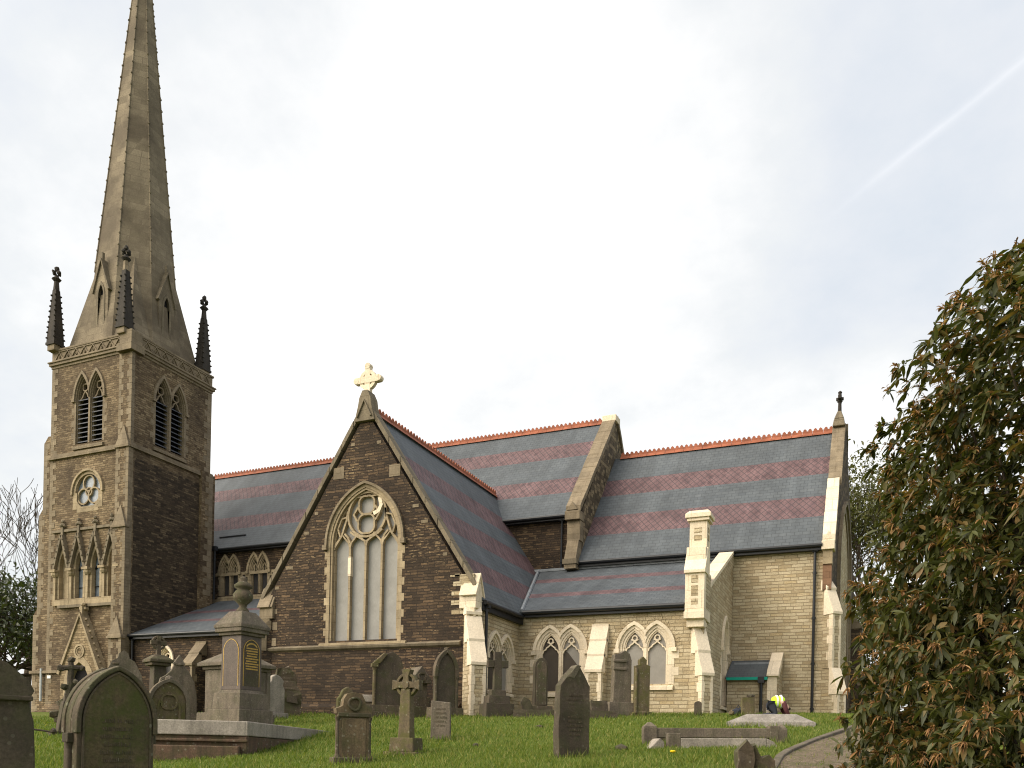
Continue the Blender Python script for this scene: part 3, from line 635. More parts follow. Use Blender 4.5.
ew = MB(FG).prism([(0.003, .5), (LG, .5), (LG, cz0), (LG / 2, cz1 + .05), (0.003, cz0)], -.3, .012); east = part(ew, 'east_wall', 'east_stone')
ew2 = MB(FG); EO = lambda tt: outline(2.0, 3.2, 8.0, 2.9, tt, 12, LG / 2)
carve(east, [MB(FG).prism(EO(.0), -.25, .5)])
ewf = MB(FG).ring(EO(.35), EO(0), -.2, .05); ewf.ring(EO(.5), EO(.36), 0, .14)
for u in (-.8, .8): ewf.box(LG / 2 + u - .07, LG / 2 + u + .07, -.18, -.02, 3.2, 8.4)
ewf.strip(circ(LG / 2, 9.2, .9), .12, -.18, -.02, True); eww = part(ewf, 'east_window', 'old_ashlar'); part(MB(FG).prism(EO(-.01), -.24, -.2), 'pane', 'dark_glass', eww)
sc = (cz1 - cz0) / 5.3
cr1 = slab([(-12.3, Yc - .3, cz0 - .06), (-1.95, Yc - .3, cz0 - .06), (-1.75, 40, cz1), (-12.3, 40, cz1)], .12, 'chancel_roof', 'chancel_slate')
slab([(-12.3, CYf + .3, cz0 - .06), (-1.5, CYf + .3, cz0 - .06), (-1.75, 40, cz1), (-12.3, 40, cz1)], .12, 'chancel_roof', 'chancel_slate')
ridge((-11.9, 40, cz1 + .05), (-1.98, 40, cz1 + .05), cr1)
gutter([(-12.3, Yc - .36, cz0 - .13), (-2.05, Yc - .36, cz0 - .13)], cr1, .08); part(MB().box(-12.3, -2.05, Yc - .28, Yc - .02, cz0 - .3, cz0 - .12), 'fascia', 'black_iron', cr1)
part(MB().box(-12.2, -5.6, Yc - .05, Yc - .004, 8.0, 8.2), 'wall_band', 'parapet_stone')
drainpipe(-2.33, Yc - .12, 1.5, cz0 - .3)
# east gable coping and its kneeler
def coping(y0, z0, y1, z1, xa, xb, th, mat, n, up=.3, parent=None, proud=0.):
    mb = MB()
    for i in range(n):
        a = i / n; b = (i + 1) / n - .006; L = lambda q: (y0 + (y1 - y0) * q, z0 + (z1 - z0) * q + up)
        (ya, za), (yb, zb2) = L(a), L(b); e = proud + .008 * (i % 2)
        mb.add([(xa - e, ya, za), (xb + e, ya, za), (xb + e, yb, zb2), (xa - e, yb, zb2), (xa - e, ya, za - th), (xb + e, ya, za - th), (xb + e, yb, zb2 - th), (xa - e, yb, zb2 - th)], [(0, 1, 2, 3), (7, 6, 5, 4), (0, 4, 5, 1), (1, 5, 6, 2), (2, 6, 7, 3), (3, 7, 4, 0)])
    return part(mb, 'gable_coping', mat, parent, bevel=.01)
ym = Yc - .3 + 5.3 * .47; zm = cz0 + .05 + (cz1 - cz0) * .47
coping(Yc - .35, cz0 - .05, ym, zm, -2.05, -1.58, .34, 'new_ashlar', 5); coping(ym, zm, 40, cz1 + .05, -2.03, -1.50, .34, 'old_ashlar', 6); coping(CYf + .3, cz0 - .05, 40, cz1 + .05, -1.85, -1.4, .34, 'grey_coping', 8)
kn = MB(FS(Yc)).box(-2.08, -1.6, -.3, .38, 8.1, 8.45); kn.prism([(-2.0, 8.5), (-1.68, 8.5), (-1.84, 8.85)], .2, .36); part(kn, 'kneeler', 'new_ashlar', bevel=.015)
part(MB(FS(Yc)).box(-2.03, -1.68, -.3, .26, 7.55, 8.1), 'corner_stone', 'buff_ashlar'); part(MB(FS(Yc)).box(-2.03, -1.70, -.3, .2, 6.55, 7.55), 'corner_stone', 'brown_patch')
ap = MB().box(-2.04, -1.5, 39.62, 40.38, 14.75, 15.1, .06, .06).box(-1.98, -1.56, 39.68, 40.32, 15.1, 15.5, .13, .2); fa = part(ap, 'apex_stone', 'grey_coping', bevel=.04)
fn = MB().lathe([(.09, 0), (.075, .45), (.13, .5), (.1, .56), (.07, .85), (.10, .92), (.0, 1.0)], 8, (-1.76, 40, 15.45)); fn.box(-1.83, -1.69, 39.66, 40.34, 15.98, 16.16); fn.box(-1.92, -1.6, 39.94, 40.06, 16.0, 16.13); part(fn, 'finial', 'black_ashlar', fa, bevel=.02)
buttress(frame((-1.86, Yc + .1, 0), (q2_, q2_, 0), (q2_, -q2_, 0)), -.2, .2, .5, [(.9, .5, 2.5), (.56, 3.45, 5.65), (.2, 6.6, 6.65)], 'new_stone', 'new_ashlar')
quoins(FS(Yc), -2.0, -1, 1.6, 6.6, 'new_stone', h=.3, a=.08, b=.3)
b = buttress(frame((gx(45), CYf, 0), dE, NE), -.8, -.1, .5, [(.75, .5, 3.6), (.45, 4.3, 6.4)], 'east_stone', 'old_ashlar', strips=False)
buttress(frame((gx(35), Yc, 0), dE, NE), .12, .8, .5, [(.35, .5, 3.2), (.2, 3.7, 5.6)], 'east_stone', 'old_ashlar', strips=True)

# --- porch over the boiler-house steps
pz = 3.02; PX0, PX1, PY = -5.42, -3.5, 33.5
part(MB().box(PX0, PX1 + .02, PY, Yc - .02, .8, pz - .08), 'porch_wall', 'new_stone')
pr = slab([(PX0 - .05, PY - .14, pz), (PX1 - .35, PY - .14, pz), (PX1 - .35, Yc - .02, pz + .82), (PX0 - .05, Yc - .02, pz + .82)], .08, 'porch_roof', 'porch_slate')
part(MB().box(PX0, PX1 - .36, PY - .19, PY - .145, pz - .12, pz - .01), 'fascia', 'green_board', pr)
part(MB().box(PX0 + .1, PX1 - .4, Yc - .42, Yc - .3, pz + .62, pz + .70), 'flashing', 'lead', pr)
pc = MB(FE(PX1)).prism([(PY - .22, pz + .03), (PY + .0, pz + .28), (Yc - .02, pz + 1.12), (Yc - .02, pz + .8), (PY - .0, pz - .05)], -.40, .05); part(pc, 'coping', 'new_ashlar', pr, bevel=.012)
part(MB().box(PX1 - .38, PX1 - .02, PY - .1, PY + .2, 1.0, pz), 'pier', 'new_ashlar', pr)
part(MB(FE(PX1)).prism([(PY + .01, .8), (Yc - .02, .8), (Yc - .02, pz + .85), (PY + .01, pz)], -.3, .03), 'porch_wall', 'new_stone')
drainpipe(-4.1, PY - .13, 1.2, pz - .2, pr, r=.06)

# --- nave ------------------------------------------------------------------------------------------
nz0, nz1 = 10.55, 16.5; NX0, NX1 = -38.2, -12.72
nv = MB(); prof = [(Yc, .5), (45, .5), (45, nz0), (40, nz1 - .05), (Yc, nz0)]
nv.add([(NX0, y, z) for y, z in prof] + [(-12.2, y, z) for y, z in prof], [(4, 3, 2, 1, 0), (5, 6, 7, 8, 9)] + [(i, (i + 1) % 5, 5 + (i + 1) % 5, 5 + i) for i in range(5)])
nave = part(nv, 'nave_wall', 'black_stone')
part(MB(FE(-12.2)).prism([(Yc + .003, 8.0), (45, 8.0), (45, nz0), (40, nz1 + .05), (Yc + .003, nz0)], -.2, .01), 'parapet_wall', 'parapet_stone')
nr = slab([(NX0 - .3, Yc - .3, nz0 - .06), (NX1 + .1, Yc - .3, nz0 - .06), (NX1 + .1, 40, nz1), (NX0 - .3, 40, nz1)], .12, 'nave_roof', 'nave_slate')
slab([(NX0 - .3, 45.3, nz0 - .06), (NX1 + .1, 45.3, nz0 - .06), (NX1 + .1, 40, nz1), (NX0 - .3, 40, nz1)], .12, 'nave_roof', 'nave_slate')
ridge((NX0, 40, nz1 + .05), (NX1 + .02, 40, nz1 + .05), nr)
gutter([(TX1 + .1, Yc - .36, nz0 - .12), (NX1, Yc - .36, nz0 - .12)], nr, .075); part(MB().box(TX1 + .1, NX1, Yc - .27, Yc - .02, nz0 - .26, nz0 - .1), 'fascia', 'black_iron', nr)
coping(Yc - .35, nz0 + .05, 39.6, nz1 - .28, -12.78, -12.1, .3, 'old_ashlar', 7, .24); coping(45.35, nz0 + .05, 40.0, nz1 + .1, -12.78, -12.1, .3, 'old_ashlar', 6, .2)
part(MB().box(-12.8, -12.08, 39.6, 40.35, nz1 - .1, nz1 + .22), 'apex_stone', 'new_ashlar', bevel=.03)
kn = MB(FS(Yc)).box(-12.8, -12.1, -.2, .45, 10.2, 10.6); kn.prism([(-12.72, 10.62), (-12.2, 10.62), (-12.46, 11.0)], .2, .46); kn.box(-12.75, -12.13, -.2, .25, 9.3, 10.2); part(kn, 'kneeler', 'old_ashlar', bevel=.02)
kb = MB(FS(Yc)).prism([(-.1, 8.0), (.62, 8.0), (.62, 8.42), (.2, 9.5), (-.1, 9.5)], -12.72, -12.18, 'u'); part(kb, 'buttress', 'old_ashlar'); part(MB(FS(Yc)).box(-12.78, -12.12, .0, .68, 8.2, 8.42), 'kneeler', 'grey_coping')
drainpipe(-13.05, Yc - .1, 8.1, nz0 - .25, r=.045)
cuts = []
for c in (-32.2, -30.22, -26.9, -24.8):
    wn, cut = window(FS(Yc), [(c - .3, .2), (c + .3, .2)], 8.0, 9.2, .62, 'buff_ashlar', 'dark_glass', jamb=.16, hood=.12, depth=.2, head='trefoil', sill=.2); cuts += cut
carve(nave, cuts)
bn = MB(FS(Yc)).box(-33.8, -23, 0, .01, 9.05, 9.2); bn.box(-33.8, -23, -.02, .09, 7.62, 7.8); part(bn, 'string_course', 'buff_ashlar')
slt = MB(FS(Yc)).box(-33.6, -33.0, 0, .012, 7.8, 9.05); part(slt, 'jamb_stones', 'tower_side_stone')
drainpipe(TX1 - .0 + .12, TY1 + .35, 7.7, nz0 - .2); lv = MB().prism([(0, 0), (1.0, 0), (1.0, .12), (0, .06)], 0, .5, 'n'); 
vt = MB().box(-33.3, -31.5, 35.35, 35.75, 11.25, 11.33); part(vt, 'roof_vent', 'black_iron', nr)

# --- left aisle ------------------------------------------------------------------------------------------
Yl = Ya + .28
law = MB(FE(XL)).prism([(Yl, .4), (Yc - .02, .4), (Yc - .02, 7.55), (Yl, 5.0)], TX1 - XL, .0); laisle = part(law, 'aisle_wall', 'black_stone')
lr = slab([(TX1 + .02, Yl - .22, 5.08), (XL - .3, Yl - .22, 5.08), (XL - .3, Yc - .0, 7.72), (TX1 + .02, Yc - .0, 7.72)], .11, 'aisle_roof', 'left_slate')
gutter([(TX1 + .05, Yl - .27, 5.02), (XL - .2, Yl - .27, 5.02)], lr, .07); part(MB().box(TX1 + .05, XL - .2, Yl - .22, Yl - .02, 4.85, 5.0), 'fascia', 'black_iron', lr)
drainpipe(TX1 + .18, Yl - .12, .9, 4.9)
cuts = []
for c in (-30.62, -26.2):
    wn, cut = window(FS(Yl), [(c, .26)], 2.3, 3.85, .45, 'new_ashlar', 'dark_glass', jamb=.12, hood=.12, depth=.2, head='trefoil'); cuts += cut
carve(laisle, cuts)
buttress(FS(Yl), -28.72, -28.16, .5, [(.85, .5, 3.55), (.02, 4.6, 4.62)], 'black_stone', 'old_ashlar')
part(MB(FS(Yl)).prism([(-.02, .4), (.16, .4), (.16, 1.6), (.02, 1.75), (-.02, 1.75)], TX1, XL, 'u'), 'plinth', 'black_stone')
# --- tower -----------------------------------------------------------------------------------------------
TCx, TCy = (TX0 + TX1) / 2, (TY0 + TY1) / 2; TZ = 18.75
tow = part(MB().box(TX0, TX1, TY0, TY1, .5, TZ), 'tower_wall', 'tower_stone')
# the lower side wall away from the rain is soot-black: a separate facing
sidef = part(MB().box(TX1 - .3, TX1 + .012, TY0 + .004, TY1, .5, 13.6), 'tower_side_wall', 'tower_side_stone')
Ff, Fr = FS(TY0), FE(TX1)
# cornice and parapet with a zigzag frieze
co = MB(); 
for z0, z1, e in ((TZ - .12, TZ, .04), (TZ, TZ + .13, .12), (TZ + .13, TZ + .2, .17)): co.box(TX0 - e, TX1 + e, TY0 - e, TY1 + e, z0, z1)
co.box(TX0 - .02, TX1 + .02, TY0 - .02, TY1 + .02, TZ + .2, TZ + .72); co.box(TX0 - .08, TX1 + .08, TY0 - .08, TY1 + .08, TZ + .72, TZ + .82)
par = part(co, 'parapet', 'old_ashlar', bevel=.015)
zz = MB()
for Fm, a, b in ((FS(TY0 - .02), TX0 + .25, TX1 - .6), (FE(TX1 + .02), TY0 + .5, TY1 - .2), (FW(TX0 - .02), TY0 + .3, TY1 - .3)):
    zz.F = Fm; n = 8; p = []
    for i in range(2 * n + 1): p.append((a + (b - a) * i / (2 * n), TZ + (.28 if i % 2 == 0 else .64)))
    zz.strip(p, .055, -.05, .05); zz.strip([(a, TZ + .26), (b, TZ + .26)], .05, -.05, .04); zz.strip([(a, TZ + .68), (b, TZ + .68)], .05, -.05, .04)
    for i in range(n): zz.strip(circ(a + (b - a) * (i + .5) / n, TZ + .40, .055, 8), .03, -.05, .035, True)
part(zz, 'frieze', 'old_ashlar', par)
part(MB().box(TX1 - .78, TX1 + .2, TY0 - .3, TY0 + .5, TZ - .15, TZ + .22).box(TX1 - .68, TX1 + .1, TY0 - .2, TY0 + .45, TZ + .2, TZ + .86), 'corner_block', 'old_ashlar', par, bevel=.015)
# string courses
sc_ = MB(); 
for z0, e in ((14.02, .12), (14.14, .07)): sc_.box(TX0 - e, TX1 + e, TY0 - e, TY1 + e, z0, z0 + .12)
part(sc_, 'string_course', 'old_ashlar')
sc2 = MB(Ff).box(TX0 + .35, TX1 - .85, -.05, .1, 10.32, 10.44); part(sc2, 'string_course', 'grey_coping')
sc3 = MB(Ff).box(TX0 + .9, TX1 - .9, -.05, .16, 6.52, 6.66); part(sc3, 'string_course', 'grey_coping')
# corner buttresses with little gablets
def gablet_buttress(u0, u1, F, stages, wall):
    body = MB(F); q = MB(F); gs = []
    for n, z0, z1 in stages:
        body.box(u0, u1, -.2, n, z0, z1); z = z0; k = 0
        while z < z1 - .1:
            h = min(.3, z1 - z); w = (u1 - u0) * (.36 if k % 2 else .2)
            q.box(u0 - .008, u0 + w, -.1, n + .008, z, z + h - .012); q.box(u1 - w, u1 + .012, -.1, n + .008, z, z + h - .012); z += h; k += 1
    for (n, z0, z1), nn in zip(stages, [s[0] for s in stages[1:]] + [None]):
        if nn is None: continue
        um = (u0 + u1) / 2; g = MB(F); gs.append(g)
        g.add([(u0 - .05, nn - .1, z1), (u1 + .05, nn - .1, z1), (u1 + .05, n + .06, z1), (u0 - .05, n + .06, z1), (um, nn + .03, z1 + 1.02), (um, nn - .1, z1 + 1.02)], [(3, 2, 1, 0), (3, 2, 4), (2, 1, 5, 4), (0, 3, 4, 5), (1, 0, 5)])
        g.box(u0 - .07, u1 + .07, nn - .1, n + .09, z1 - .08, z1 + .03)
    b = part(body, 'buttress', wall); part(q, 'quoins', 'old_ashlar', b); [part(g, 'gablet', 'old_ashlar', b) for g in gs]; return b
gablet_buttress(TX1 - .80, TX1 + .02, Ff, [(.36, .5, 4.95), (.26, 4.95, 10.25), (.16, 10.25, 14.1), (.07, 14.1, TZ - .12)], 'tower_stone')
Fl = FW(TX0)
for ib, (n, z0, z1) in enumerate(((1.05, .5, 6.3), (.78, 6.3, 11.35), (.5, 11.35, 15.0))):
    b = part(MB(Fl).box(TY0 + .02, TY0 + .9, -.2, n, z0, z1).prism([(-.2, z1), (n - .001, z1), (n - .25, z1 + .30), (-.2, z1 + .30)], TY0 + .026 + .006 * ib, TY0 + .895 - .006 * ib, 'u'), 'buttress', 'tower_stone')
    q = MB(FS(TY0 + .02)); z = z0; k = 0
    while z < z1 - .1: q.box(TX0 - n - .005, TX0 - n + (.42 if k % 2 else .26), -.2, .008, z, min(z + .3, z1) - .01); z += .3; k += 1
    part(q, 'quoins', 'old_ashlar', b)
quoins(Ff, TX0, 1, 1.0, TZ - .15, 'old_ashlar', a=.22, b=.42)
for (n, z0, z1) in ((.36, .5, 14.3),):
    b = part(MB(Fr).box(TY1 - .75, TY1 + .02, -.2, n * .5, z0, z1), 'buttress', 'tower_stone'); b2 = part(MB(frame((0, TY1, 0), (1, 0, 0), (0, 1, 0))).box(TX1 - .7, TX1 + .02, -.2, n, z0, z1), 'buttress', 'tower_stone')
    quoins(FE(TX1 + n * .5), TY1 + .02, -1, 7.8, z1, 'old_ashlar', a=.3, b=.55)
quoins(Fr, TY1, -1, 14.3, TZ - .15, 'old_ashlar', a=.3, b=.5); quoins(FE(TX1 + .012), TY0 + .0, 1, 5.2, TZ - .15, 'old_ashlar', a=.07, b=.12)
# belfry windows with louvres
def belfry(F, c, wall):
    us = [(c - .49, .355), (c + .49, .355)]
    wn, cut = window(F, us, 14.62, 16.85, 1.0, 'old_ashlar', 'dark_void', jamb=.14, hood=.12, depth=.3, head='belfry', sill=.28, name='belfry_window')
    lv = MB(F)
    for uc, w in us:
        z = 14.72
        while z < 16.95: lv.add([(uc - w, -.32, z + .14), (uc + w, -.32, z + .14), (uc + w, -.06, z), (uc - w, -.06, z), (uc - w, -.32, z + .18), (uc + w, -.32, z + .18), (uc + w, -.06, z + .045), (uc - w, -.06, z + .045)], [(3, 2, 1, 0), (4, 5, 6, 7), (0, 1, 5, 4), (1, 2, 6, 5), (2, 3, 7, 6), (3, 0, 4, 7)]); z += .23
    part(lv, 'louvres', 'louvre_slate', wn); carve(wall, cut)
belfry(Ff, -35.72, tow); belfry(Fr, 31.28, tow)
# round window over the arcade
rc = (-35.7, 12.22); ro = MB(Ff); ring_o = circ(*rc, 1.0, 32); ring_i = circ(*rc, .86, 32)
carve(tow, [MB(Ff).prism(circ(*rc, .86, 32), -.20, .5)])
ro.strip(circ(*rc, .93, 32), .16, -.14, .015, True); ro.box(rc[0] - 1.02, rc[0] - .74, -.05, .016, 11.38, 12.2); ro.box(rc[0] + .74, rc[0] + 1.02, -.05, .016, 11.38, 12.2); ro.box(rc[0] - .74, rc[0] + .74, -.05, .013, 11.22, 11.5)
rose = part(ro, 'round_window', 'buff_ashlar')
part(MB(Ff).strip([(rc[0] + 1.05 * math.cos(a), rc[1] + 1.05 * math.sin(a)) for a in [R(d) for d in range(-5, 186, 10)]], .11, 0, .1), 'hood_mould', 'buff_ashlar', rose)
rt = MB(Ff)
for k in range(3):
    a = R(90 + 120 * k); rt.strip(circ(rc[0] + .42 * math.cos(a), rc[1] + .42 * math.sin(a), .38, 18), .07, -.16, -.04, True)
rt.strip(circ(*rc, .2, 14), .06, -.155, -.05, True)
part(rt, 'tracery', 'buff_ashlar', rose); part(MB(Ff).prism(circ(*rc, .855, 32), -.19, -.15), 'pane', 'blue_glass', rose)
# arcade of four gabled lancets
cs = (-37.3, -36.16, -35.02, -33.9); cuts = []
for i, c in enumerate(cs):
    glass = i in (1, 2)
    L = lambda tt, z0=7.0: outline(.27, z0, 8.55, .8, tt, 8, c)
    cuts.append(MB(Ff).prism(L(.05), -.34, .5))
    fr = MB(Ff).ring(L(.14), L(0), -.2, .02)
    fr.box(c - .57, c - .40, -.04, .13, 6.95, 8.1); fr.lathe([(.14, 8.1), (.2, 8.2), (.2, 8.33)], 8, (c - .485, .06, 0)); fr.box(c - .70, c - .28, 0, .28, 8.33, 8.45)
    if i == 3: fr.box(c + .40, c + .57, -.04, .13, 6.95, 8.1); fr.box(c + .30, c + .66, 0, .28, 8.33, 8.45)
    fr.box(c - .56, c + .56, -.05, .14, 6.66, 6.95)
    ln = part(fr, 'lancet', 'buff_ashlar')
    part(MB(Ff).prism(L(.02), -.3, -.2) if not glass else MB(Ff).prism(L(.02), -.3, -.24), 'pane' if glass else 'blind_panel', 'blue_glass' if glass else 'buff_ashlar', ln)
    if glass: part(MB(Ff).box(c - .27, c + .27, -.24, -.21, 7.52, 7.56).strip([(c - .27, 8.4), (c, 8.65), (c + .27, 8.4)], .06, -.24, -.16), 'tracery', 'dark_void', ln)
    gb = MB(Ff); gb.strip([(c - .53, 8.42), (c - .02, 10.15), (c + .02, 10.15), (c + .53, 8.42)], .13, -.02, .2); gb.box(c - .07, c + .07, 0, .14, 10.0, 10.55)
    gb.blob((c, .1, 10.68), .11, (1.3, .9, 1), .2); gb.blob((c, .1, 10.85), .09, (1, .9, 1.2), .2); gb.blob((c - .14, .1, 10.62), .07); gb.blob((c + .14, .1, 10.62), .07)
    for sg in (-1, 1):
        for k in range(5): gb.blob((c + sg * (.48 - k * .09), .2, 8.75 + k * .3), .055)
    part(gb, 'gable_hood', 'grey_coping', ln)
carve(tow, cuts)
# doorway gable at the foot
dc = -35.5; db = MB(Ff); db.prism([(dc - 1.35, .6), (dc + 1.35, .6), (dc + 1.3, 3.3), (dc + .04, 6.05), (dc - .04, 6.05), (dc - 1.3, 3.3)], -.1, .42)
door = part(db, 'doorway', 'buff_rubble'); dd = lambda tt: outline(.7, .6, 2.6, 1.15, tt, 10, dc); carve(door, [MB(Ff).prism(dd(.2), .1, .9)])
df = MB(Ff).ring(dd(.35), dd(.02), .15, .45); df.strip([(dc - 1.42, 3.2), (dc, 6.12), (dc + 1.42, 3.2)], .16, .0, .5); df.strip(circ(dc, 4.3, .30, 18), .1, .3, .47, True); df.strip(foil(dc, 4.3, .18), .05, .3, .45, True)
df.box(dc - .08, dc + .08, .1, .4, 6.0, 6.5); df.blob((dc, .25, 6.6), .13); df.box(dc - .22, dc + .22, .15, .33, 6.35, 6.47)
for sg in (-1, 1):
    for k in range(9): df.blob((dc + sg * (1.40 - k * .145), .3, 3.45 + k * .3), .07)
part(df, 'door_surround', 'buff_ashlar', door); part(MB(Ff).prism(dd(-.0), .11, .17), 'door_leaf', 'dark_void', door)
part(MB(Ff).prism([(-.02, .5), (.2, .5), (.2, 1.5), (.0, 1.75), (-.02, 1.75)], TX0, TX1 - .8, 'u'), 'plinth', 'tower_stone')
part(MB(FS(TY0 + .0)).box(TX0 - 1.1, TX1 - .9, 0, .12, 3.3, 3.44), 'string_course', 'old_ashlar')
part(MB().tube([(-38.62, TY0 - .1, 1.9), (-38.62, TY0 - .1, 3.55)], .06, 8), 'drainpipe', 'grey_pipe'); part(MB(FS(TY0)).box(-38.25, -38.0, .01, .05, 3.05, 3.2), 'notice', 'white_board')
# stone spire
SB, SZ0, SZ1 = 2.28, 19.2, 43.3; t225 = math.tan(R(22.5))
def sr(z): return SB * (SZ1 - z) / (SZ1 - SZ0)
sp = MB(); zs_ = [SZ0 + (43.0 - SZ0) * i / 12 for i in range(13)]
sp.lathe([(sr(z) / math.cos(R(22.5)), z) for z in zs_], 8, (TCx, TCy, 0)); sp.v = [tuple(Matrix.Rotation(R(22.5), 3, 'Z') @ (Vector(p) - Vector((TCx, TCy, 0))) + Vector((TCx, TCy, 0))) for p in sp.v]
for sx in (-1, 1):
    for sy in (-1, 1):
        za = 24.2; ra = sr(za); k = ra / math.sqrt(2); P = lambda x, y, z: (TCx + sx * x, TCy + sy * y, z)
        sp.add([P(SB, SB, SZ0), P(SB, SB * t225, SZ0), P(SB * t225, SB, SZ0), P(k, k, za)], [(0, 1, 3), (0, 3, 2), (0, 2, 1), (1, 2, 3)])
spire = part(sp, 'spire', 'spire_stone')
ro_ = MB(); ck = MB()
for i in range(8):
    a = R(22.5 + 45 * i); P = lambda z, e=0.: (TCx + (sr(z) / math.cos(R(22.5)) + e) * math.cos(a), TCy + (sr(z) / math.cos(R(22.5)) + e) * math.sin(a), z)
    ro_.tube([P(23.5), P(42.9)], [.04, .03], 5)
    z = 24.; 
    while z < 42: ck.blob(P(z, .03), .05, (1, 1, 1.2), .3); z += .62
part(ro_, 'arris_rolls', 'spire_stone', spire); tag(part(ck, 'crockets', 'grey_coping', spire), kind='stuff')
part(MB().lathe([(.32, 42.9), (.2, 43.2), (.34, 43.4), (.2, 43.6), (.1, 44.2), (.0, 44.3)], 8, (TCx, TCy, 0)), 'finial', 'grey_coping', spire)
for k in range(4):   # lucarnes on the four main faces
    a = R(-90 + 90 * k); N = Vector((round(math.cos(a)), round(math.sin(a)), 0)); U = Vector((-N.y, N.x, 0)); F = frame((TCx, TCy, 0), U, N)
    lu = MB(F); lu.prism([(-.48, 20.3), (.48, 20.3), (.48, 22.4), (0, 23.75), (-.48, 22.4)], 1.2, 2.12); lb = part(lu, 'lucarne', 'spire_stone', spire)
    carve(lb, [MB(F).prism(outline(.18, 20.5, 22.0, .6, 0, 8), 1.98, 2.6)])
    part(MB(F).prism(outline(.19, 20.48, 22.0, .6, 0, 8), 1.9, 1.985), 'opening', 'dark_void', lb) if False else None
    s2 = MB(F).strip([(-.56, 22.25), (0, 23.85), (.56, 22.25)], .11, 1.3, 2.2); s2.box(-.06, .06, 2.0, 2.14, 23.7, 24.2); s2.ring(outline(.18, 20.5, 22.0, .6, .1, 8), outline(.18, 20.5, 22.0, .6, 0, 8), 2.0, 2.15); part(s2, 'lucarne_trim', 'grey_coping', spire)
    part(MB(F).prism(outline(.175, 20.5, 22.0, .6, 0, 8), 1.985, 2.0), 'louvre', 'dark_void', spire)
for sx, sy in ((-1, -1), (1, -1), (1, 1), (-1, 1)):   # crocketed pinnacles
    x, y = TCx + sx * (2.42 if sx > 0 else 2.55) - (.18 if sx > 0 and sy < 0 else 0), TCy + (2.25 if sy > 0 else -2.62); p = MB().box(x - .25, x + .25, y - .25, y + .25, TZ + .7, TZ + 1.05); pb = part(p, 'pinnacle', 'old_ashlar', bevel=.02)
    s = MB().lathe([(.40, TZ + 1.02), (.38, TZ + 1.4), (.17, TZ + 3.8)], 4, (x, y, 0), True); s.box(x - .31, x + .31, y - .31, y + .31, TZ + .98, TZ + 1.1)
    for i in range(4):
        a = R(45 + 90 * i)
        for j in range(9): r_ = .39 - .21 * j / 9; s.blob((x + r_ * math.cos(a), y + r_ * math.sin(a), TZ + 1.35 + j * .27), .065, (1, 1, .8), .3)
    part(s, 'spirelet', 'black_ashlar', pb)
    f_ = MB().lathe([(.15, TZ + 3.78), (.11, TZ + 4.28)], 6, (x, y, 0)); part(f_, 'neck', 'old_ashlar' if sx > 0 and sy < 0 else 'black_ashlar', pb)
    f_ = MB().lathe([(.14, TZ + 4.26), (.23, TZ + 4.36), (.11, TZ + 4.46), (.09, TZ + 4.56)], 8, (x, y, 0))
    for i in range(4): f_.blob((x + .15 * math.cos(R(90 * i)), y + .15 * math.sin(R(90 * i)), TZ + 4.68), .11, (1, 1, 1), .3)
    f_.blob((x, y, TZ + 4.88), .13, (1, 1, 1.2), .2); part(f_, 'finial', 'black_ashlar', pb)
# ------------------------------------------------------------------ ground
xs = [-3000, -800, -250, -120, -80] + [x * 1.0 for x in range(-60, 31)] + [45, 80, 150, 400, 1200, 3000]
ys = [-3000, -500, -100, -40, -39] + [y * .75 for y in range(-20, 52)] + [40, 45, 52, 60, 75, 100, 150, 250, 340, 700, 1500, 4000]
def und(x, y): return .035 * math.sin(x * .9 + 1.3 * math.sin(y * .5)) * math.sin(y * .8 + x * .3) if -60 < x < 30 and 0 < y < 34 else 0
gm = MB(); gm.v = [(x, y, gz(x, y) + und(x, y)) for y in ys for x in xs]; nx = len(xs)
gm.f = [(j * nx + i, j * nx + i + 1, (j + 1) * nx + i + 1, (j + 1) * nx + i) for j in range(len(ys) - 1) for i in range(nx - 1)]
tag(gm.build('ground', 'grass_ground', smooth=True), kind='structure')
PL = [(-1.1, 8), (-1.28, 12.5), (-1.36, 14.5), (-1.02, 17.1), (-.45, 20.4), (.35, 24.5), (1.3, 29)]; PW = 1.4
pm = MB(); n = 40; pp = []
def plx(y):
    for (a, b), (c, d) in zip(PL, PL[1:]):
        if b <= y <= d: return a + (c - a) * (y - b) / (d - b)
    return PL[-1][0]
for j in range(n + 1):
    y = 8 + 21 * j / n; x = plx(y)
    for q in (0, .5, 1): pm.v.append((x + PW * q, y, gz(x, y) + und(x + PW * q, y) + .03))
pm.f = [(3 * j + i, 3 * j + i + 1, 3 * j + 4 + i, 3 * j + 3 + i) for j in range(n) for i in (0, 1)]
tag(pm.build('path', 'gravel', smooth=True), kind='structure')
ed = MB(); y = 9.
while y < 28:
    L = random.uniform(.7, 1.0); x0, x1 = plx(y), plx(y + L - .03); z0, z1 = gz(x0, y) + .075, gz(x1, y + L) + .075
    ed.add([(x0 - .13, y, z0), (x0, y, z0), (x1, y + L - .03, z1), (x1 - .13, y + L - .03, z1), (x0 - .13, y, z0 - .3), (x0, y, z0 - .3), (x1, y + L - .03, z1 - .3), (x1 - .13, y + L - .03, z1 - .3)], [(0, 1, 2, 3), (7, 6, 5, 4), (0, 4, 5, 1), (1, 5, 6, 2), (2, 6, 7, 3), (3, 7, 4, 0)]); y += L
tag(ed.build('path_edging', 'grey_stone', bevel=.02), 'line of low stone edging along the gravel path by the rhododendron', 'edging')

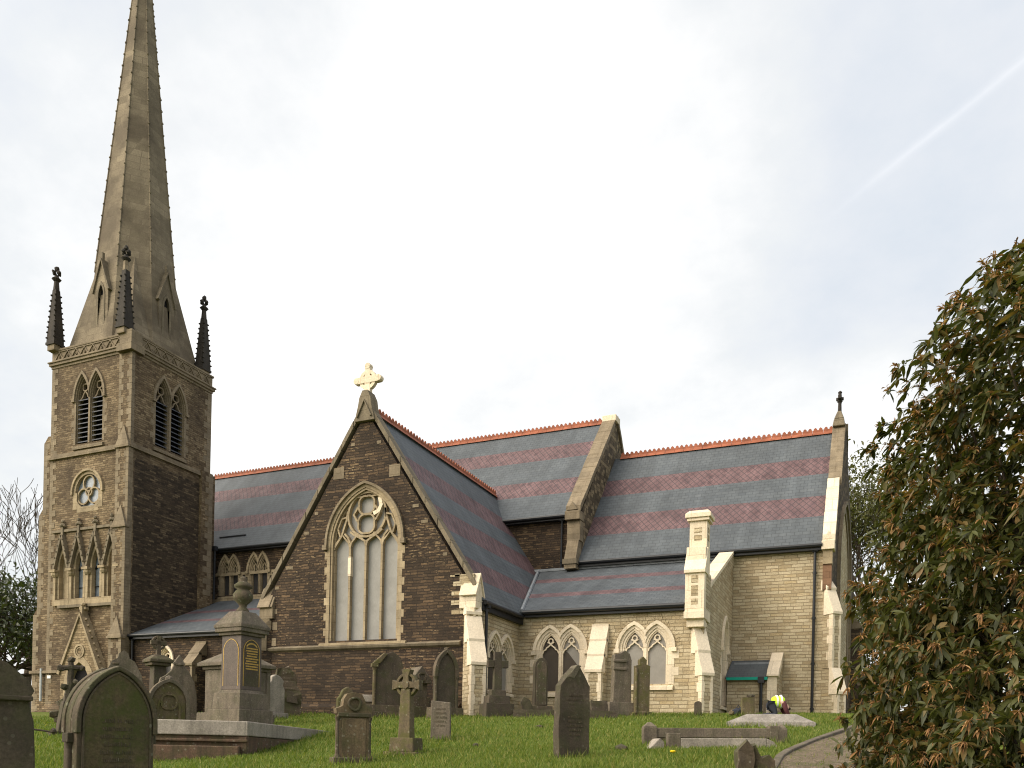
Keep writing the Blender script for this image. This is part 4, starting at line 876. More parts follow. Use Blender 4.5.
# ------------------------------------------------------------------ gravestones
FL = frame((0, 0, 0), (1, 0, 0), (0, -1, 0))
FOOT = []
def at(name, label, cat, x, y, d=0, tilt=(0, 0), group=None, r=.5, dz=0.):
    FOOT.append((x, y, r)); return thing(name, label, cat, (x, y, gz(x, y) + und(x, y) + dz), math.degrees(math.atan2(-x, y)) + d, group, tilt)
G = 'gravestones standing in the churchyard'
def base(rt, tiers, mat, z=-.2, name='plinth'):
    for i, (w, dp, h) in enumerate(tiers):
        if i == 0: h0 = h + .2
        MB().box(-w / 2, w / 2, -dp / 2, dp / 2, z, z + (h + .2 if i == 0 else h), .015, .015).build(name, mat, rt, bevel=.012); z += h + .2 if i == 0 else h
    return z
def sym(half): return [(-u, z) for u, z in half[::-1]] + [(u, z) for u, z in half]
def gothic(w, h, rise, z0=-.25): return outline(w / 2, z0, h - rise, rise, 0, 10)
def roundtop(w, h, rise, z0=-.25): return [(-w / 2, z0)] + [(-w / 2 * math.cos(a), h - rise + rise * math.sin(a)) for a in [math.pi * i / 14 for i in range(15)]] + [(w / 2, z0)]
def letters(rt, u0, u1, z1, n, dz, mat, y, curve=0.):
    """worn lettering, too small to read: short cut strokes in rows"""
    mb = MB(FL)
    for i in range(n):
        z = z1 - i * dz; L = (u1 - u0) * random.uniform(.6, 1); u = (u0 + u1) / 2 - L / 2; e = u + L
        while u < e:
            w = random.uniform(.010, .022)
            if random.random() > .17: mb.box(u, u + w * .55, y - .004, y + .004, z, z + dz * random.uniform(.35, .55)); 
            if random.random() > .5: mb.box(u, u + w, y - .004, y + .0035, z, z + .007)
            u += w + .006
    return mb.build('inscription', mat, rt)

# tall dark gable-headed stone at the left edge
r = at('headstone', 'dark gable-topped gravestone with a moulded cap, cut by the left edge of the photo', 'gravestone', -7.93, 5.28, 3, group=G, r=.7)
MB(FL).prism(sym([(.50, -.3), (.47, .9), (.455, 1.2), (.40, 1.42)]), -.1, .1).build('slab', 'black_grave', r, bevel=.015)
MB(FL).prism(sym([(.42, 1.44), (.45, 1.5), (.40, 1.6), (.22, 1.76), (.0001, 1.86)]), -.14, .15).build('cap', 'black_grave', r, bevel=.02)
MB(FL).box(-.44, .44, -.15, .16, 1.40, 1.45).build('moulding', 'black_grave', r, bevel=.012)

# big pointed stone with green face and nook shafts
r = at('headstone', 'big pointed-arch gravestone with a mossy green face and thick moulded sides', 'gravestone', -7.58, 6.56, 25, group=G, r=.8)
H = 1.68
MB(FL).prism(gothic(.84, H, .60, -.3), -.30, .03).build('slab', 'dark_stone', r, bevel=.02)
for off, n0, n1 in ((0.015, -.06, .07), (.0, -.18, -.11), (.01, -.33, -.25)):
    MB(FL).ring(outline(.42, .96, H - .60, .60, off + .005, 12), outline(.42, .96, H - .60, .60, off - .045, 12), n0, n1).build('arch_moulding', 'dark_stone', r, bevel=.012)
MB(FL).ring(outline(.372, -.3, H - .60, .555, 0, 10), outline(.372, -.3, H - .60, .555, -.02, 10), .0, .055).build('face_border', 'dark_stone', r)
MB(FL).prism(gothic(.70, H - .06, .53, -.3), .0, .045).build('face_panel', 'green_face', r); letters(r, -.22, .22, 1.08, 9, .085, 'dark_stone', .046)
for sx in (-1, 1):
    q = MB().lathe([(.05, .05), (.04, .12), (.04, .80), (.055, .87)], 10, (sx * .42, .12, 0)); q.box(sx * .42 - .06, sx * .42 + .06, .05, .19, .86, .96); q.box(sx * .42 - .055, sx * .42 + .055, .06, .18, -.3, .05); q.build('colonnette', 'black_grave', r, bevel=.008)

r = at('headstone', 'smooth grey pointed gravestone peeping over the big mossy one', 'gravestone', -16.62, 14.56, 4, group=G)
MB(FL).prism(sym([(.46, -.3), (.46, 1.2), (.40, 1.62), (.24, 1.94), (.13, 2.0), (.10, 2.12), (.0001, 2.2)]), -.09, .09).build('slab', 'grey_stone', r, bevel=.02); MB(FL).box(-.24, -.1, -.1, .11, 1.84, 1.9).build('shoulder_scroll', 'dark_stone', r, bevel=.02)
base(r, [(1.1, .4, .25)], 'grey_stone')

# rustic cross and anchor on rockwork before the tower door
r = at('rustic_cross', 'dark rustic cross with an anchor on rough rockwork near the tower doorway', 'grave cross', -24.6, 19.6, 8)
c = MB(FL); c.tube([(-.22, 0, .6), (-.12, .02, 1.3), (-.12, 0, 2.1)], [.15, .11, .09], 7); c.tube([(-.42, 0, 1.80), (-.1, .03, 1.86), (.18, 0, 1.84)], [.08, .1, .08], 7)
for p in ((-.43, 0, 1.80), (.2, 0, 1.84), (-.12, 0, 2.12), (-.3, .05, 1.2), (-.05, .08, 1.0)): c.blob(p, .13, (1, 1, 1), .35)
c.build('cross', 'black_grave', r, rough=.01)
c = MB(FL); 
for i in range(16): c.blob((random.uniform(-.5, .5), random.uniform(-.2, .2), random.uniform(.05, .7) * (1 if i < 11 else .6)), random.uniform(.2, .3), (1, .8, .8), .3)
c.build('rockwork', 'dark_stone', r, rough=.02)
c = MB(FL); c.strip([(.22 + .27 * math.cos(R(a)), 1.05 + .27 * math.sin(R(a))) for a in range(150, 400, 20)], .09, .02, .14); c.tube([(.02, .1, 1.35), (.72, .12, 1.1)], [.06, .04], 6); c.blob((.0, .1, 1.37), .1); c.build('anchor', 'grey_stone', r)

r = at('headstone', 'small dark tapered stone on a flat foot, left of the big mossy gravestone', 'gravestone', -20.3, 15.9, 20, group=G, r=.4)
MB(FL).prism([(-.22, 0), (.24, 0), (.2, .85), (-.08, .9)], -.12, .12).build('slab', 'black_grave', r, bevel=.02); base(r, [(.8, .45, .08)], 'black_grave')

r = at('pedestal_monument', 'dark pedestal monument with a stone cap and small cross finial, below the left aisle eave', 'monument', -21.5, 20.2, 20, r=.8)
z = base(r, [(.9, .9, .3), (.72, .72, .25)], 'grey_stone'); MB().box(-.22, .22, -.22, .22, z, z + 1.3, .03, .03).build('die', 'black_grave', r, bevel=.02); z += 1.3
MB().box(-.31, .31, -.31, .31, z, z + .1).box(-.38, .38, -.38, .38, z + .1, z + .2).box(-.37, .37, -.37, .37, z + .2, z + .36, .22, .22).build('cap', 'dark_stone', r, bevel=.02); z += .36
c = MB(FL).box(-.07, .07, -.06, .06, z, z + .62); c.box(-.26, .26, -.06, .06, z + .32, z + .46); c.strip(circ(0, z + .39, .2, 16), .07, -.04, .04, True); c.build('cross', 'dark_stone', r, bevel=.015)

r = at('headstone', 'tall smooth grey gravestone with an ogee point and scrolled shoulders, behind the small gothic one', 'gravestone', -19.3, 18.9, 10, group=G, r=.7)
MB(FL).prism([(-.52, -.3), (.56, -.3), (.54, .9), (.46, 1.35), (.30, 1.66), (.16, 1.84), (.13, 2.0), (.02, 2.16), (-.1, 1.98), (-.14, 1.84), (-.22, 1.66), (-.36, 1.52), (-.5, 1.44), (-.56, 1.22), (-.54, .9)], -.09, .09).build('slab', 'grey_stone', r, bevel=.02)
MB(FL).strip(circ(-.36, 1.26, .15, 14), .06, .05, .13, True).strip([(-.16, 1.9), (.0, 1.86), (.16, 1.9)], .07, .06, .13).build('carving', 'grey_stone', r, bevel=.01); base(r, [(1.3, .45, .3)], 'grey_stone')

r = at('headstone', 'low gothic gravestone with a carved quatrefoil in its mossy head, behind the long kerb', 'gravestone', -16.39, 15.75, 12, group=G, r=.6)
MB(FL).prism(gothic(1.0, 1.5, .62, -.2), -.1, .06).build('slab', 'brown_stone', r, bevel=.015)
MB(FL).ring(outline(.5, .3, .88, .62, .0, 10), outline(.5, .3, .88, .62, -.09, 10), .0, .12).build('arch_moulding', 'grey_stone', r, bevel=.012)
MB(FL).prism(gothic(.8, 1.36, .5, -.2), .0, .072).build('face_panel', 'mossy_stone', r); MB(FL).strip(foil(0, .92, .2), .05, .05, .11, True).ring(outline(.25, .1, .75, .4, .03, 8), outline(.25, .1, .75, .4, -.02, 8), .05, .10).build('carving', 'mossy_stone', r)
MB(FL).blob((0, 0, 1.5), .09).build('finial', 'grey_stone', r)

# kerbed plot with steps and the urn monument standing in it
def seg(mb, a, b, w, z0, z1, z0b=None, z1b=None, e=0.):
    A, B = Vector(a), Vector(b); d = (B - A).normalized(); n = Vector((-d.y, d.x)) * w; A = A - d * e; B = B + d * e; z0b = z0 if z0b is None else z0b; z1b = z1 if z1b is None else z1b
    mb.add([(A.x, A.y, z0), (B.x, B.y, z0b), (B.x + n.x, B.y + n.y, z0b), (A.x + n.x, A.y + n.y, z0), (A.x, A.y, z1), (B.x, B.y, z1b), (B.x + n.x, B.y + n.y, z1b), (A.x + n.x, A.y + n.y, z1)], [(3, 2, 1, 0), (4, 5, 6, 7), (0, 1, 5, 4), (1, 2, 6, 5), (2, 3, 7, 6), (3, 0, 4, 7)]); return mb
KA, KB, KC = Vector((-13.15, 11.12)), Vector((-10.94, 12.46)), Vector((-13.1, 18.2)); KD = KA + (KC - KB)
for i in range(8): FOOT.append((*(KA + (KC - KA) * (i + .5) / 8), 1.3))
kr = thing('grave_kerb', 'long raised grave kerb of pale granite over weathered steps, left of the photo centre', 'grave kerb', (KB.x, KB.y, gz(*KB)))
W2 = lambda v: (v.x, v.y)
kb = MB(); n = 2
kk = seg(MB(), W2(KA), W2(KB - (KB - KA) * .015), .28, .14, .42); kk.build('kerb_stone', 'pale_granite', kr, world=True, bevel=.02)
kk = seg(MB(), W2(KB), W2(KC), .28, .14, .42, .06, .36); kk.build('kerb_stone', 'pale_granite', kr, world=True, bevel=.02)
nrm2 = Vector(((KB - KA).y, -(KB - KA).x)).normalized()
kk = seg(MB(), W2(KA + nrm2 * -.06), W2(KB + nrm2 * -.06), .5, -.6, .14); seg(kk, W2(KA + nrm2 * .02 ), W2(KB + nrm2 * .02), .4, .02, .07); kk.build('step', 'brick_steps', kr, world=True, bevel=.012)
kk = seg(MB(), W2(KA + nrm2 * .16), W2(KB + nrm2 * .16 - (KB - KA) * .05), .5, -.7, -.06); kk.build('step', 'brick_steps', kr, world=True, bevel=.02)
kk = seg(MB(), W2(KB + Vector((-.02, .0))), W2(KC), .4, -.6, .13, -.2, .05); kk.build('step', 'brick_steps', kr, world=True, bevel=.012)
kk = MB().prism([W2(KA + Vector((.1, .3))), W2(KB + Vector((-.25, .15))), W2(KC + Vector((-.2, 0))), W2(KD)], -.3, .36, 'z'); kk.build('plot_fill', 'grass_ground', kr, world=True)

ux, uy = -13.30, 14.90
u = thing('urn_monument', 'tall brown granite monument with gold lettering and a stone urn on top', 'monument', (ux, uy, .36), 41.5 + 43)
z = base(u, [(1.04, 1.04, .40), (.87, .87, .37)], 'grey_stone'); d0 = z
MB().box(-.36, .36, -.36, .36, z, z + .07, .03, .03).build('plinth', 'grey_stone', u)
MB().box(-.315, .315, -.315, .315, z + .07, z + 1.30, .012, .012).build('die', 'polished_granite', u, bevel=.01)
for k in range(4):
    F = Matrix.Rotation(R(90 * k), 4, 'Z') @ FL; pb_ = MB(F); O = lambda tt: outline(.23, z + .16, z + .95, .26, tt, 8)
    pb_.ring(O(.012), O(.0), .312, .320); q = O(.06); pb_.build('gold_border', 'gold_leaf', u)
    MB(F).prism(O(-.004), .3, .3175).build('panel', 'black_grave' if k == 0 else 'polished_granite', u)
F = FL; lt = MB(F)
for i in range(11):
    zz_ = z + 1.0 - i * .058; L = random.uniform(.28, .38); uu = -L / 2
    if i > 8: continue
    while uu < L / 2:
        w = random.uniform(.012, .024); lt.box(uu, uu + w, .317, .321, zz_, zz_ + .03); uu += w + .010
for i in range(12):
    a = R(150 - i * 11); lt.box(.17 * math.cos(a) - .010, .17 * math.cos(a) + .010, .317, .321, z + .98 + .13 * math.sin(a), z + 1.015 + .13 * math.sin(a))
lt.build('inscription', 'gold_leaf', u)
z += 1.30; MB().box(-.36, .36, -.36, .36, z, z + .07).box(-.42, .42, -.42, .42, z + .07, z + .16).box(-.44, .44, -.44, .44, z + .16, z + .24).box(-.43, .43, -.43, .43, z + .24, z + .56, .22, .22).build('cap', 'grey_stone', u, bevel=.012)
MB().lathe([(.17, z + .54), (.13, z + .62), (.08, z + .68), (.10, z + .74), (.21, z + .84), (.225, z + .95), (.16, z + 1.05), (.12, z + 1.08), (.20, z + 1.12), (.205, z + 1.17), (.12, z + 1.24), (.08, z + 1.27), (.10, z + 1.32), (.03, z + 1.38)], 20).build('urn', 'dark_stone', u, smooth=True)

r = at('box_tomb', 'broad grey pedestal tomb with a low hipped cap, directly behind the urn monument', 'tomb', -17.29, 19.18, 38, r=1.2)
z = base(r, [(1.65, 1.5, .38)], 'grey_stone'); MB().box(-.66, .66, -.58, .58, z, z + 1.25).build('die', 'grey_stone', r, bevel=.02); z += 1.25
MB().box(-.72, .72, -.64, .64, z, z + .09).box(-.83, .83, -.75, .75, z + .09, z + .2).box(-.82, .82, -.74, .74, z + .2, z + .52, .5, .5).build('cap', 'grey_stone', r, bevel=.02)
for sx in (-.66, .66): MB().box(sx - .06, sx + .06, -.63, -.5, .3, z).build('pilaster', 'grey_stone', r)

r = at('headstone', 'pale gravestone with rounded shoulders half hidden right of the urn monument', 'gravestone', -18.45, 22.3, 40, group=G)
MB(FL).prism([(-.30, -.3), (.34, -.3), (.34, 1.0), (.26, 1.15), (.30, 1.3), (.12, 1.46), (-.06, 1.5), (-.2, 1.42), (-.24, 1.28), (-.36, 1.18)], -.1, .1).build('slab', 'pale_granite', r, bevel=.03); MB().lathe([(.045, .2), (.045, .95)], 8, (-.31, -.09, 0)).build('colonnette', 'pale_granite', r)
base(r, [(.9, .4, .22)], 'pale_granite')
r = at('headstone', 'rough dark rock gravestone with a slanting tablet, in front of the transept plinth', 'gravestone', -18.95, 23.5, 10, group=G, r=.6)
MB(FL).prism([(-.46, -.3), (.48, -.3), (.50, .6), (.40, .9), (.24, 1.5), (.05, 1.75), (-.16, 1.66), (-.34, 1.6), (-.42, 1.1), (-.48, .8)], -.22, .2).build('rock', 'dark_stone', r, rough=.035)
MB(FL).add([(-.02, .22, .5), (.36, .22, .45), (.2, .12, 1.2), (-.02, .12, 1.25), (-.02, .26, .5), (.36, .26, .45), (.2, .16, 1.2), (-.02, .16, 1.25)], [(3, 2, 1, 0), (4, 5, 6, 7), (0, 1, 5, 4), (1, 2, 6, 5), (2, 3, 7, 6), (3, 0, 4, 7)]).build('tablet', 'black_grave', r)

r = at('headstone', 'small brown gravestone with a rounded scroll top and side columns, beyond the long kerb end', 'gravestone', -8.35, 12.15, 16, group=G, r=.45)
MB(FL).prism(sym([(.27, -.2), (.27, .82), (.31, .86), (.32, .94), (.24, .97), (.20, 1.0), (.19, 1.1), (.13, 1.2), (.0001, 1.235)]), -.1, .09).build('slab', 'brown_stone', r, bevel=.012)
MB(FL).box(-.215, .215, .05, .105, -.2, .78).build('face_panel', 'brown_stone', r, bevel=.01); MB(FL).strip(foil(0, 1.03, .11, 3), .04, .07, .125, True).box(-.29, .29, .04, .125, .80, .87).build('carving', 'dark_stone', r, bevel=.012)
for sx in (-1, 1): MB().lathe([(.07, -.2), (.07, .1), (.04, .16), (.035, .72), (.06, .8)], 8, (sx * .28, -.06, 0)).build('colonnette', 'dark_stone', r)
base(r, [(.74, .34, .10)], 'dark_stone')
r = at('headstone', 'mossy pointed stone peeping over the small scroll-topped gravestone', 'gravestone', -11.67, 16.73, 15, group=G)
MB(FL).prism([(-.26, -.3), (.26, -.3), (.26, .75), (.1, 1.1), (0, 1.2), (-.12, 1.12), (-.2, .95), (-.25, .9)], -.1, .1).build('slab', 'mossy_stone', r, bevel=.03)
r = at('ledger', 'low pale ledger stone lying against the transept wall', 'ledger', -15.7, 23.9, 0, r=.6); MB(FL).box(-.35, .35, -.3, .3, -.2, .5).build('ledger_body', 'dark_stone', r); MB(FL).box(-.38, .38, -.32, .34, .5, .74).build('top_slab', 'pale_granite', r, bevel=.02)

r = at('headstone', 'broad dark gravestone with one light corner column, in front of the transept wall', 'gravestone', -15.1, 23.95, 12, group=G, r=.9)
MB(FL).prism([(-.46, .3), (.52, .3), (.52, 1.75), (.40, 2.05), (.15, 2.22), (-.05, 2.15), (-.2, 2.05), (-.46, 1.9)], -.12, .1).build('slab', 'black_grave', r, bevel=.02)
MB().lathe([(.07, .4), (.06, .5), (.06, 1.55), (.1, 1.66)], 10, (-.47, -.12, 0)).box(-.58, -.36, -.24, .0, 1.66, 1.78).build('colonnette', 'mossy_stone', r, bevel=.01); MB(FL).prism([(-.55, 1.78), (-.3, 1.78), (-.05, 2.1), (-.15, 2.16)], -.1, .2).build('shoulder', 'mossy_stone', r, bevel=.02)
base(r, [(1.9, .7, .18), (1.6, .5, .22)], 'dark_stone')

r = at('celtic_cross', 'mossy wheel-headed stone cross on a stepped base in the middle of the lawn', 'grave cross', -8.07, 13.5, -30, r=.5)
base(r, [(.74, .5, .05), (.52, .4, .26)], 'mossy_stone')
MB().box(-.13, .13, -.1, .1, .26, 1.22, .03, .02).build('shaft', 'mossy_stone', r, bevel=.015)
c = MB(FL); cz = 1.3
for a in range(4):
    p = lambda rr, ww: [(rr * math.cos(R(90 * a)) - ww * math.sin(R(90 * a)), cz + rr * math.sin(R(90 * a)) + ww * math.cos(R(90 * a)))][0]
    c.prism([p(.02, -.07), p(.16, -.055), p(.29, -.10), p(.29, .10), p(.16, .055), p(.02, .07)], -.075, .075)
c.strip(circ(0, cz, .2, 24), .055, -.05, .05, True); c.prism(circ(0, cz, .08, 10), -.1, .1); c.build('wheel_head', 'mossy_stone', r, bevel=.012)

r = at('house_tomb', 'grey gravestone with a gabled house-shaped top and trefoil, behind the wheel-headed cross', 'gravestone', -14.0, 24.0, 25, group=G)
z = base(r, [(.95, .75, .35), (.78, .6, .3)], 'dark_stone'); MB(FL).box(-.3, .3, -.22, .22, z, z + .45).build('die', 'grey_stone', r, bevel=.02)
h = MB().prism([(-.34, z + .45), (.34, z + .45), (.34, z + .6), (0, z + 1.02), (-.34, z + .6)], -.42, .42, 'n'); h.build('gabled_cap', 'grey_stone', r, bevel=.02); MB(FL).strip(foil(0, z + .66, .13, 3), .05, .41, .46, True).build('carving', 'dark_stone', r)

r = at('headstone', 'small plain grey slab with a flat top standing alone on the grass', 'gravestone', -8.75, 16.1, -12, group=G, r=.35)
MB(FL).prism([(-.22, -.2), (.22, -.2), (.21, .83), (-.22, .87)], -.06, .06).build('slab', 'grey_stone', r, bevel=.015); letters(r, -.15, .15, .66, 5, .09, 'dark_stone', .061)

r = at('headstone', 'dark gothic gravestone with side columns beside the pale corner buttress', 'gravestone', -12.75, 23.7, 24, group=G, r=.6)
MB(FL).prism(gothic(.76, 2.15, .7, .1), -.14, .05).build('slab', 'black_grave', r, bevel=.015); MB(FL).ring(outline(.38, 1.3, 1.45, .7, .04, 10), outline(.38, 1.3, 1.45, .7, -.07, 10), -.1, .12).build('arch_moulding', 'dark_stone', r, bevel=.01)
for sx in (-1, 1): MB().lathe([(.07, .2), (.05, .34), (.05, 1.2), (.09, 1.3)], 8, (sx * .37, -.08, 0)).build('colonnette', 'dark_stone', r)
base(r, [(1.1, .55, .3)], 'dark_stone'); MB(FL).blob((0, 0, 2.2), .08).build('finial', 'dark_stone', r)

r = at('latin_cross', 'plain dark Latin cross on a three-stepped base before the transept side window', 'grave cross', -11.1, 24.1, 18, r=.7)
z = base(r, [(.95, .8, .42), (.72, .6, .25), (.5, .42, .18)], 'black_grave'); MB().box(-.13, .13, -.1, .1, z - .02, z + 1.22, .012, .01).build('shaft', 'black_grave', r, bevel=.012)
c = MB().box(-.34, -.125, -.095, .095, z + .72, z + .95); c.box(.125, .34, -.095, .095, z + .72, z + .95); c.build('arm', 'black_grave', r, bevel=.012)

r = at('broken_headstone', 'small broken dark slab leaning to one side by the aisle corner', 'gravestone', -9.95, 24.2, 12, (0, -24), G, r=.35)
MB(FL).prism([(-.13, -.15), (.15, -.15), (.16, .5), (.02, .68), (-.14, .55)], -.06, .07).build('slab', 'black_grave', r, rough=.012)
r = at('headstone', 'narrow round-topped dark gravestone in front of the first aisle window', 'gravestone', -10.05, 25.2, 18, group=G, r=.4)
MB(FL).prism(roundtop(.46, 1.85, .3), -.14, .1).build('slab', 'black_grave', r, bevel=.02); MB(FL).prism(roundtop(.34, 1.74, .22, .3), .09, .125).build('face_panel', 'dark_stone', r, bevel=.01); base(r, [(.75, .5, .28)], 'dark_stone')
r = at('grave_kerb', 'low dark kerb lying in the grass at the foot of the Latin cross', 'grave kerb', -9.75, 24.25, 0, r=.6); MB().box(-.75, .72, -.3, .3, -.2, .2).build('kerb_stone', 'black_grave', r, rough=.012)

r = at('headstone', 'big dark weathered slab with a broken sloping top, standing in the foreground lawn', 'gravestone', -4.82, 13.6, 28, group=G, r=.5)
MB(FL).prism([(-.29, -.25), (.29, -.25), (.30, .6), (.29, 1.22), (.20, 1.38), (.10, 1.56), (.02, 1.58), (-.14, 1.42), (-.28, 1.24), (-.30, .6)], -.12, .09).build('slab', 'black_grave', r, rough=.006, bevel=.01)
MB(FL).prism([(-.16, 1.38), (.03, 1.60), (.11, 1.585), (-.02, 1.36)], -.13, .10).build('broken_edge', 'grey_stone', r, bevel=.01); letters(r, -.16, .18, 1.05, 10, .075, 'dark_stone', .094)

r = at('headstone', 'tall grey shouldered gravestone left of the mossy narrow one, by the second aisle window', 'gravestone', -7.12, 24.5, 20, group=G, r=.5)
MB(FL).prism([(-.3, .2), (.28, .2), (.27, 1.7), (.2, 1.9), (.05, 1.99), (-.08, 1.9), (-.28, 1.86), (-.3, 1.5), (-.27, 1.4), (-.28, 1.2)], -.16, .14).build('slab', 'grey_stone', r, bevel=.02); MB(FL).box(-.32, .1, .1, .19, 1.38, 1.46).box(-.32, .1, .1, .19, 1.62, 1.70).build('moulding', 'grey_stone', r, bevel=.015); base(r, [(.95, .6, .4)], 'grey_stone')
r = at('headstone', 'narrow green mossy gravestone with square shoulders before the second aisle window', 'gravestone', -6.5, 24.55, 20, group=G, r=.4)
MB(FL).prism(sym([(.23, -.2), (.22, 1.45), (.23, 1.52), (.10, 1.56), (.11, 1.7), (.0001, 1.8)]), -.1, .1).build('slab', 'mossy_stone', r, bevel=.02); MB().lathe([(.05, .1), (.04, 1.45)], 8, (-.21, -.11, 0)).build('colonnette', 'mossy_stone', r); MB(FL).blob((0, 0, .05), .26, (1.3, .8, .7)).build('foot_stone', 'mossy_stone', r)
r = at('tomb_block', 'low dark stone block left of the tall grey shouldered gravestone', 'tomb', -7.5, 23.4, 8, r=.5); MB().box(-.5, .55, -.35, .3, -.2, .2).box(-.22, .26, -.2, .2, .18, .5).build('block', 'black_grave', r, rough=.015)
r = at('post', 'short round-topped dark post at the foot of the turret buttress', 'post', -4.9, 25.1, 0, r=.2); MB(FL).prism(roundtop(.22, .44, .08), -.07, .07).build('post_shaft', 'black_grave', r, bevel=.01)

# kerbed grave with corner posts on the right
a, b = Vector((-4.02, 15.85)), Vector((-1.72, 16.92)); dv = (b - a).normalized(); g0 = (gz(*a) + gz(*b)) / 2
for i in range(5): FOOT.append((*(a + (b - a) * i / 4 + Vector((.1, -.2))), .42))
kr = thing('grave_kerb', 'grey granite grave surround with pointed corner posts, left of the gravel path', 'grave kerb', ((a.x + b.x) / 2, (a.y + b.y) / 2, g0), math.degrees(math.atan2(dv.y, dv.x)), tilt=(0, -1.0))
L = (b - a).length / 2
MB().box(-L + .12, L - .2, -.09, .09, .12, .31).build('rail', 'grey_stone', kr, bevel=.012)
MB().box(-L + .12, L - .2, -.07, .07, -.3, .13).build('rail_base', 'dark_stone', kr)
for x, w, z0, z1, yo in ((-L, .13, -.1, .33, 0), (L + .03, .10, -.2, .30, -.02), ): MB().box(x - w, x + w, yo - w, yo + w, z0, z1).box(x - w, x + w, yo - w, yo + w, z1 - .002, z1 + .09, w * .75, w * .75).build('corner_post', 'grey_stone', kr, bevel=.015)
MB().box(L - .21, L - .02, -.12, .12, -.1, .36).build('end_block', 'grey_stone', kr, bevel=.015)
MB().box(-L + .17, -L + .40, -.95, -.72, -.3, .19).build('footing', 'grey_stone', kr, bevel=.012)
q = MB().prism([(-L - .18, -.10), (-L + .1, -.10), (-L + .1, .02), (-L + .02, .10)], -.95, -.25, 'n'); q.box(-L + .4, L - .55, -.95, -.3, -.1, .10); q.prism([(L - .55, -.1), (L - .30, -.1), (L - .42, .04), (L - .55, .10)], -.95, -.3, 'n'); q.build('ledger_slab', 'pale_granite', kr, bevel=.012)

r = at('ledger', 'flat grey granite ledger with hipped sloping sides, in front of the kneeling worker', 'ledger', -2.34, 21.3, -4, r=.9); FOOT.append((-3, 21, .7)); FOOT.append((-1.6, 21.6, .7))
MB().box(-1.03, 1.03, -.5, .5, -.2, .07).box(-1.03, 1.03, -.5, .5, .07, .28, .46, .3).build('ledger_body', 'mid_granite', r, bevel=.012)
r = at('post', 'stout mossy stone post with a dark cap stone, left of the kneeling worker', 'post', -3.38, 24.6, 10, r=.3); MB().box(-.17, .17, -.12, .12, -.2, .56).build('post_shaft', 'mossy_stone', r, rough=.01); MB(FL).blob((.08, 0, .6), .1, (1.3, 1, .6)).build('cap_stone', 'black_grave', r)
r = at('post', 'thin dark post with a pale lower half, right beside the kneeling worker', 'post', -2.86, 24.5, 0, r=.2); MB(FL).prism(roundtop(.16, .5, .06), -.06, .06).build('post_shaft', 'black_grave', r); MB(FL).box(.0, .075, .055, .075, .05, .3).build('pale_strip', 'pale_granite', r)
r = at('tool_bag', 'small dark bag lying in the grass in front of the porch wall', 'bag', -3.72, 24.8, 15, r=.2); c = MB(); c.blob((0, 0, .12), .17, (1.1, .8, .75), .12); c.blob((.1, 0, .2), .1, (1, .8, .7), .12); c.build('bag_body', 'navy_cloth', r); MB().blob((-.14, -.02, .1), .1, (1, 1, .9), .1).build('bag_end', 'mossy_stone', r); MB().tube([(-.02, 0, .2), (.04, 0, .33), (.14, 0, .22)], .015, 6).build('handle', 'navy_cloth', r)

r = at('broken_stump', 'dark broken double stump of a gravestone in the foreground beside the path', 'gravestone', -1.57, 12.05, 10, r=.5)
MB(FL).prism([(-.25, -.2), (-.02, -.2), (.0, .42), (-.08, .50), (-.22, .34)], -.14, .14).build('stone_stump', 'dark_stone', r, rough=.02); MB(FL).prism([(.02, -.2), (.28, -.2), (.27, .20), (.2, .27), (.10, .24), (.04, .44), (-.01, .42)], -.2, .06).build('stone_stump', 'dark_stone', r, rough=.02)
for x, y, s, lab in ((-8.05, 20.2, .13, 'small dark stone lying on the lawn beyond the big dark slab'), (-4.3, 14.9, .13, 'flat dark stone in the grass just right of the big dark slab'), (-7.45, 15.2, .08, 'tiny stone in the grass right of the wheel-headed cross')):
    c = MB(); c.blob((0, 0, .02), s, (1.4, 1, .6), .25); o = c.build('loose_stone', 'black_grave', rough=.006); o.location = (x, y, gz(x, y) + und(x, y)); o.rotation_euler.z = x; tag(o, lab, 'stone', 'loose stones on the lawn')
for x, y, lab in ((-3.05, 13.6, 'single yellow dandelion in the grass below the granite surround'), (-15.9, 12.5, 'single yellow dandelion left of the big mossy gravestone')):
    c = MB(); c.lathe([(.012, .02), (.045, .035), (.05, .05), (.03, .062)], 10, (0, 0, .06)); f = c.build('dandelion', 'yellow_flower'); f.location = (x, y, gz(x, y) + und(x, y) + .02); tag(f, lab, 'flower', 'dandelions in the grass')
    MB().tube([(0, 0, -.05), (.01, 0, .085)], .005, 5).build('stem', 'grass_blade', f)
r = at('iron_bar', 'thin bent iron bar sticking out over the grass beside the left-edge gravestone', 'iron bar', -14.2, 10.5, 0, r=.1); MB(FL).tube([(-.5, 0, .62), (.0, 0, .6), (.28, 0, .56)], .02, 6).blob((.3, 0, .58), .06).tube([(-.5, 0, .62), (-.5, 0, -.2)], .025, 6).build('bar', 'black_grave', r)
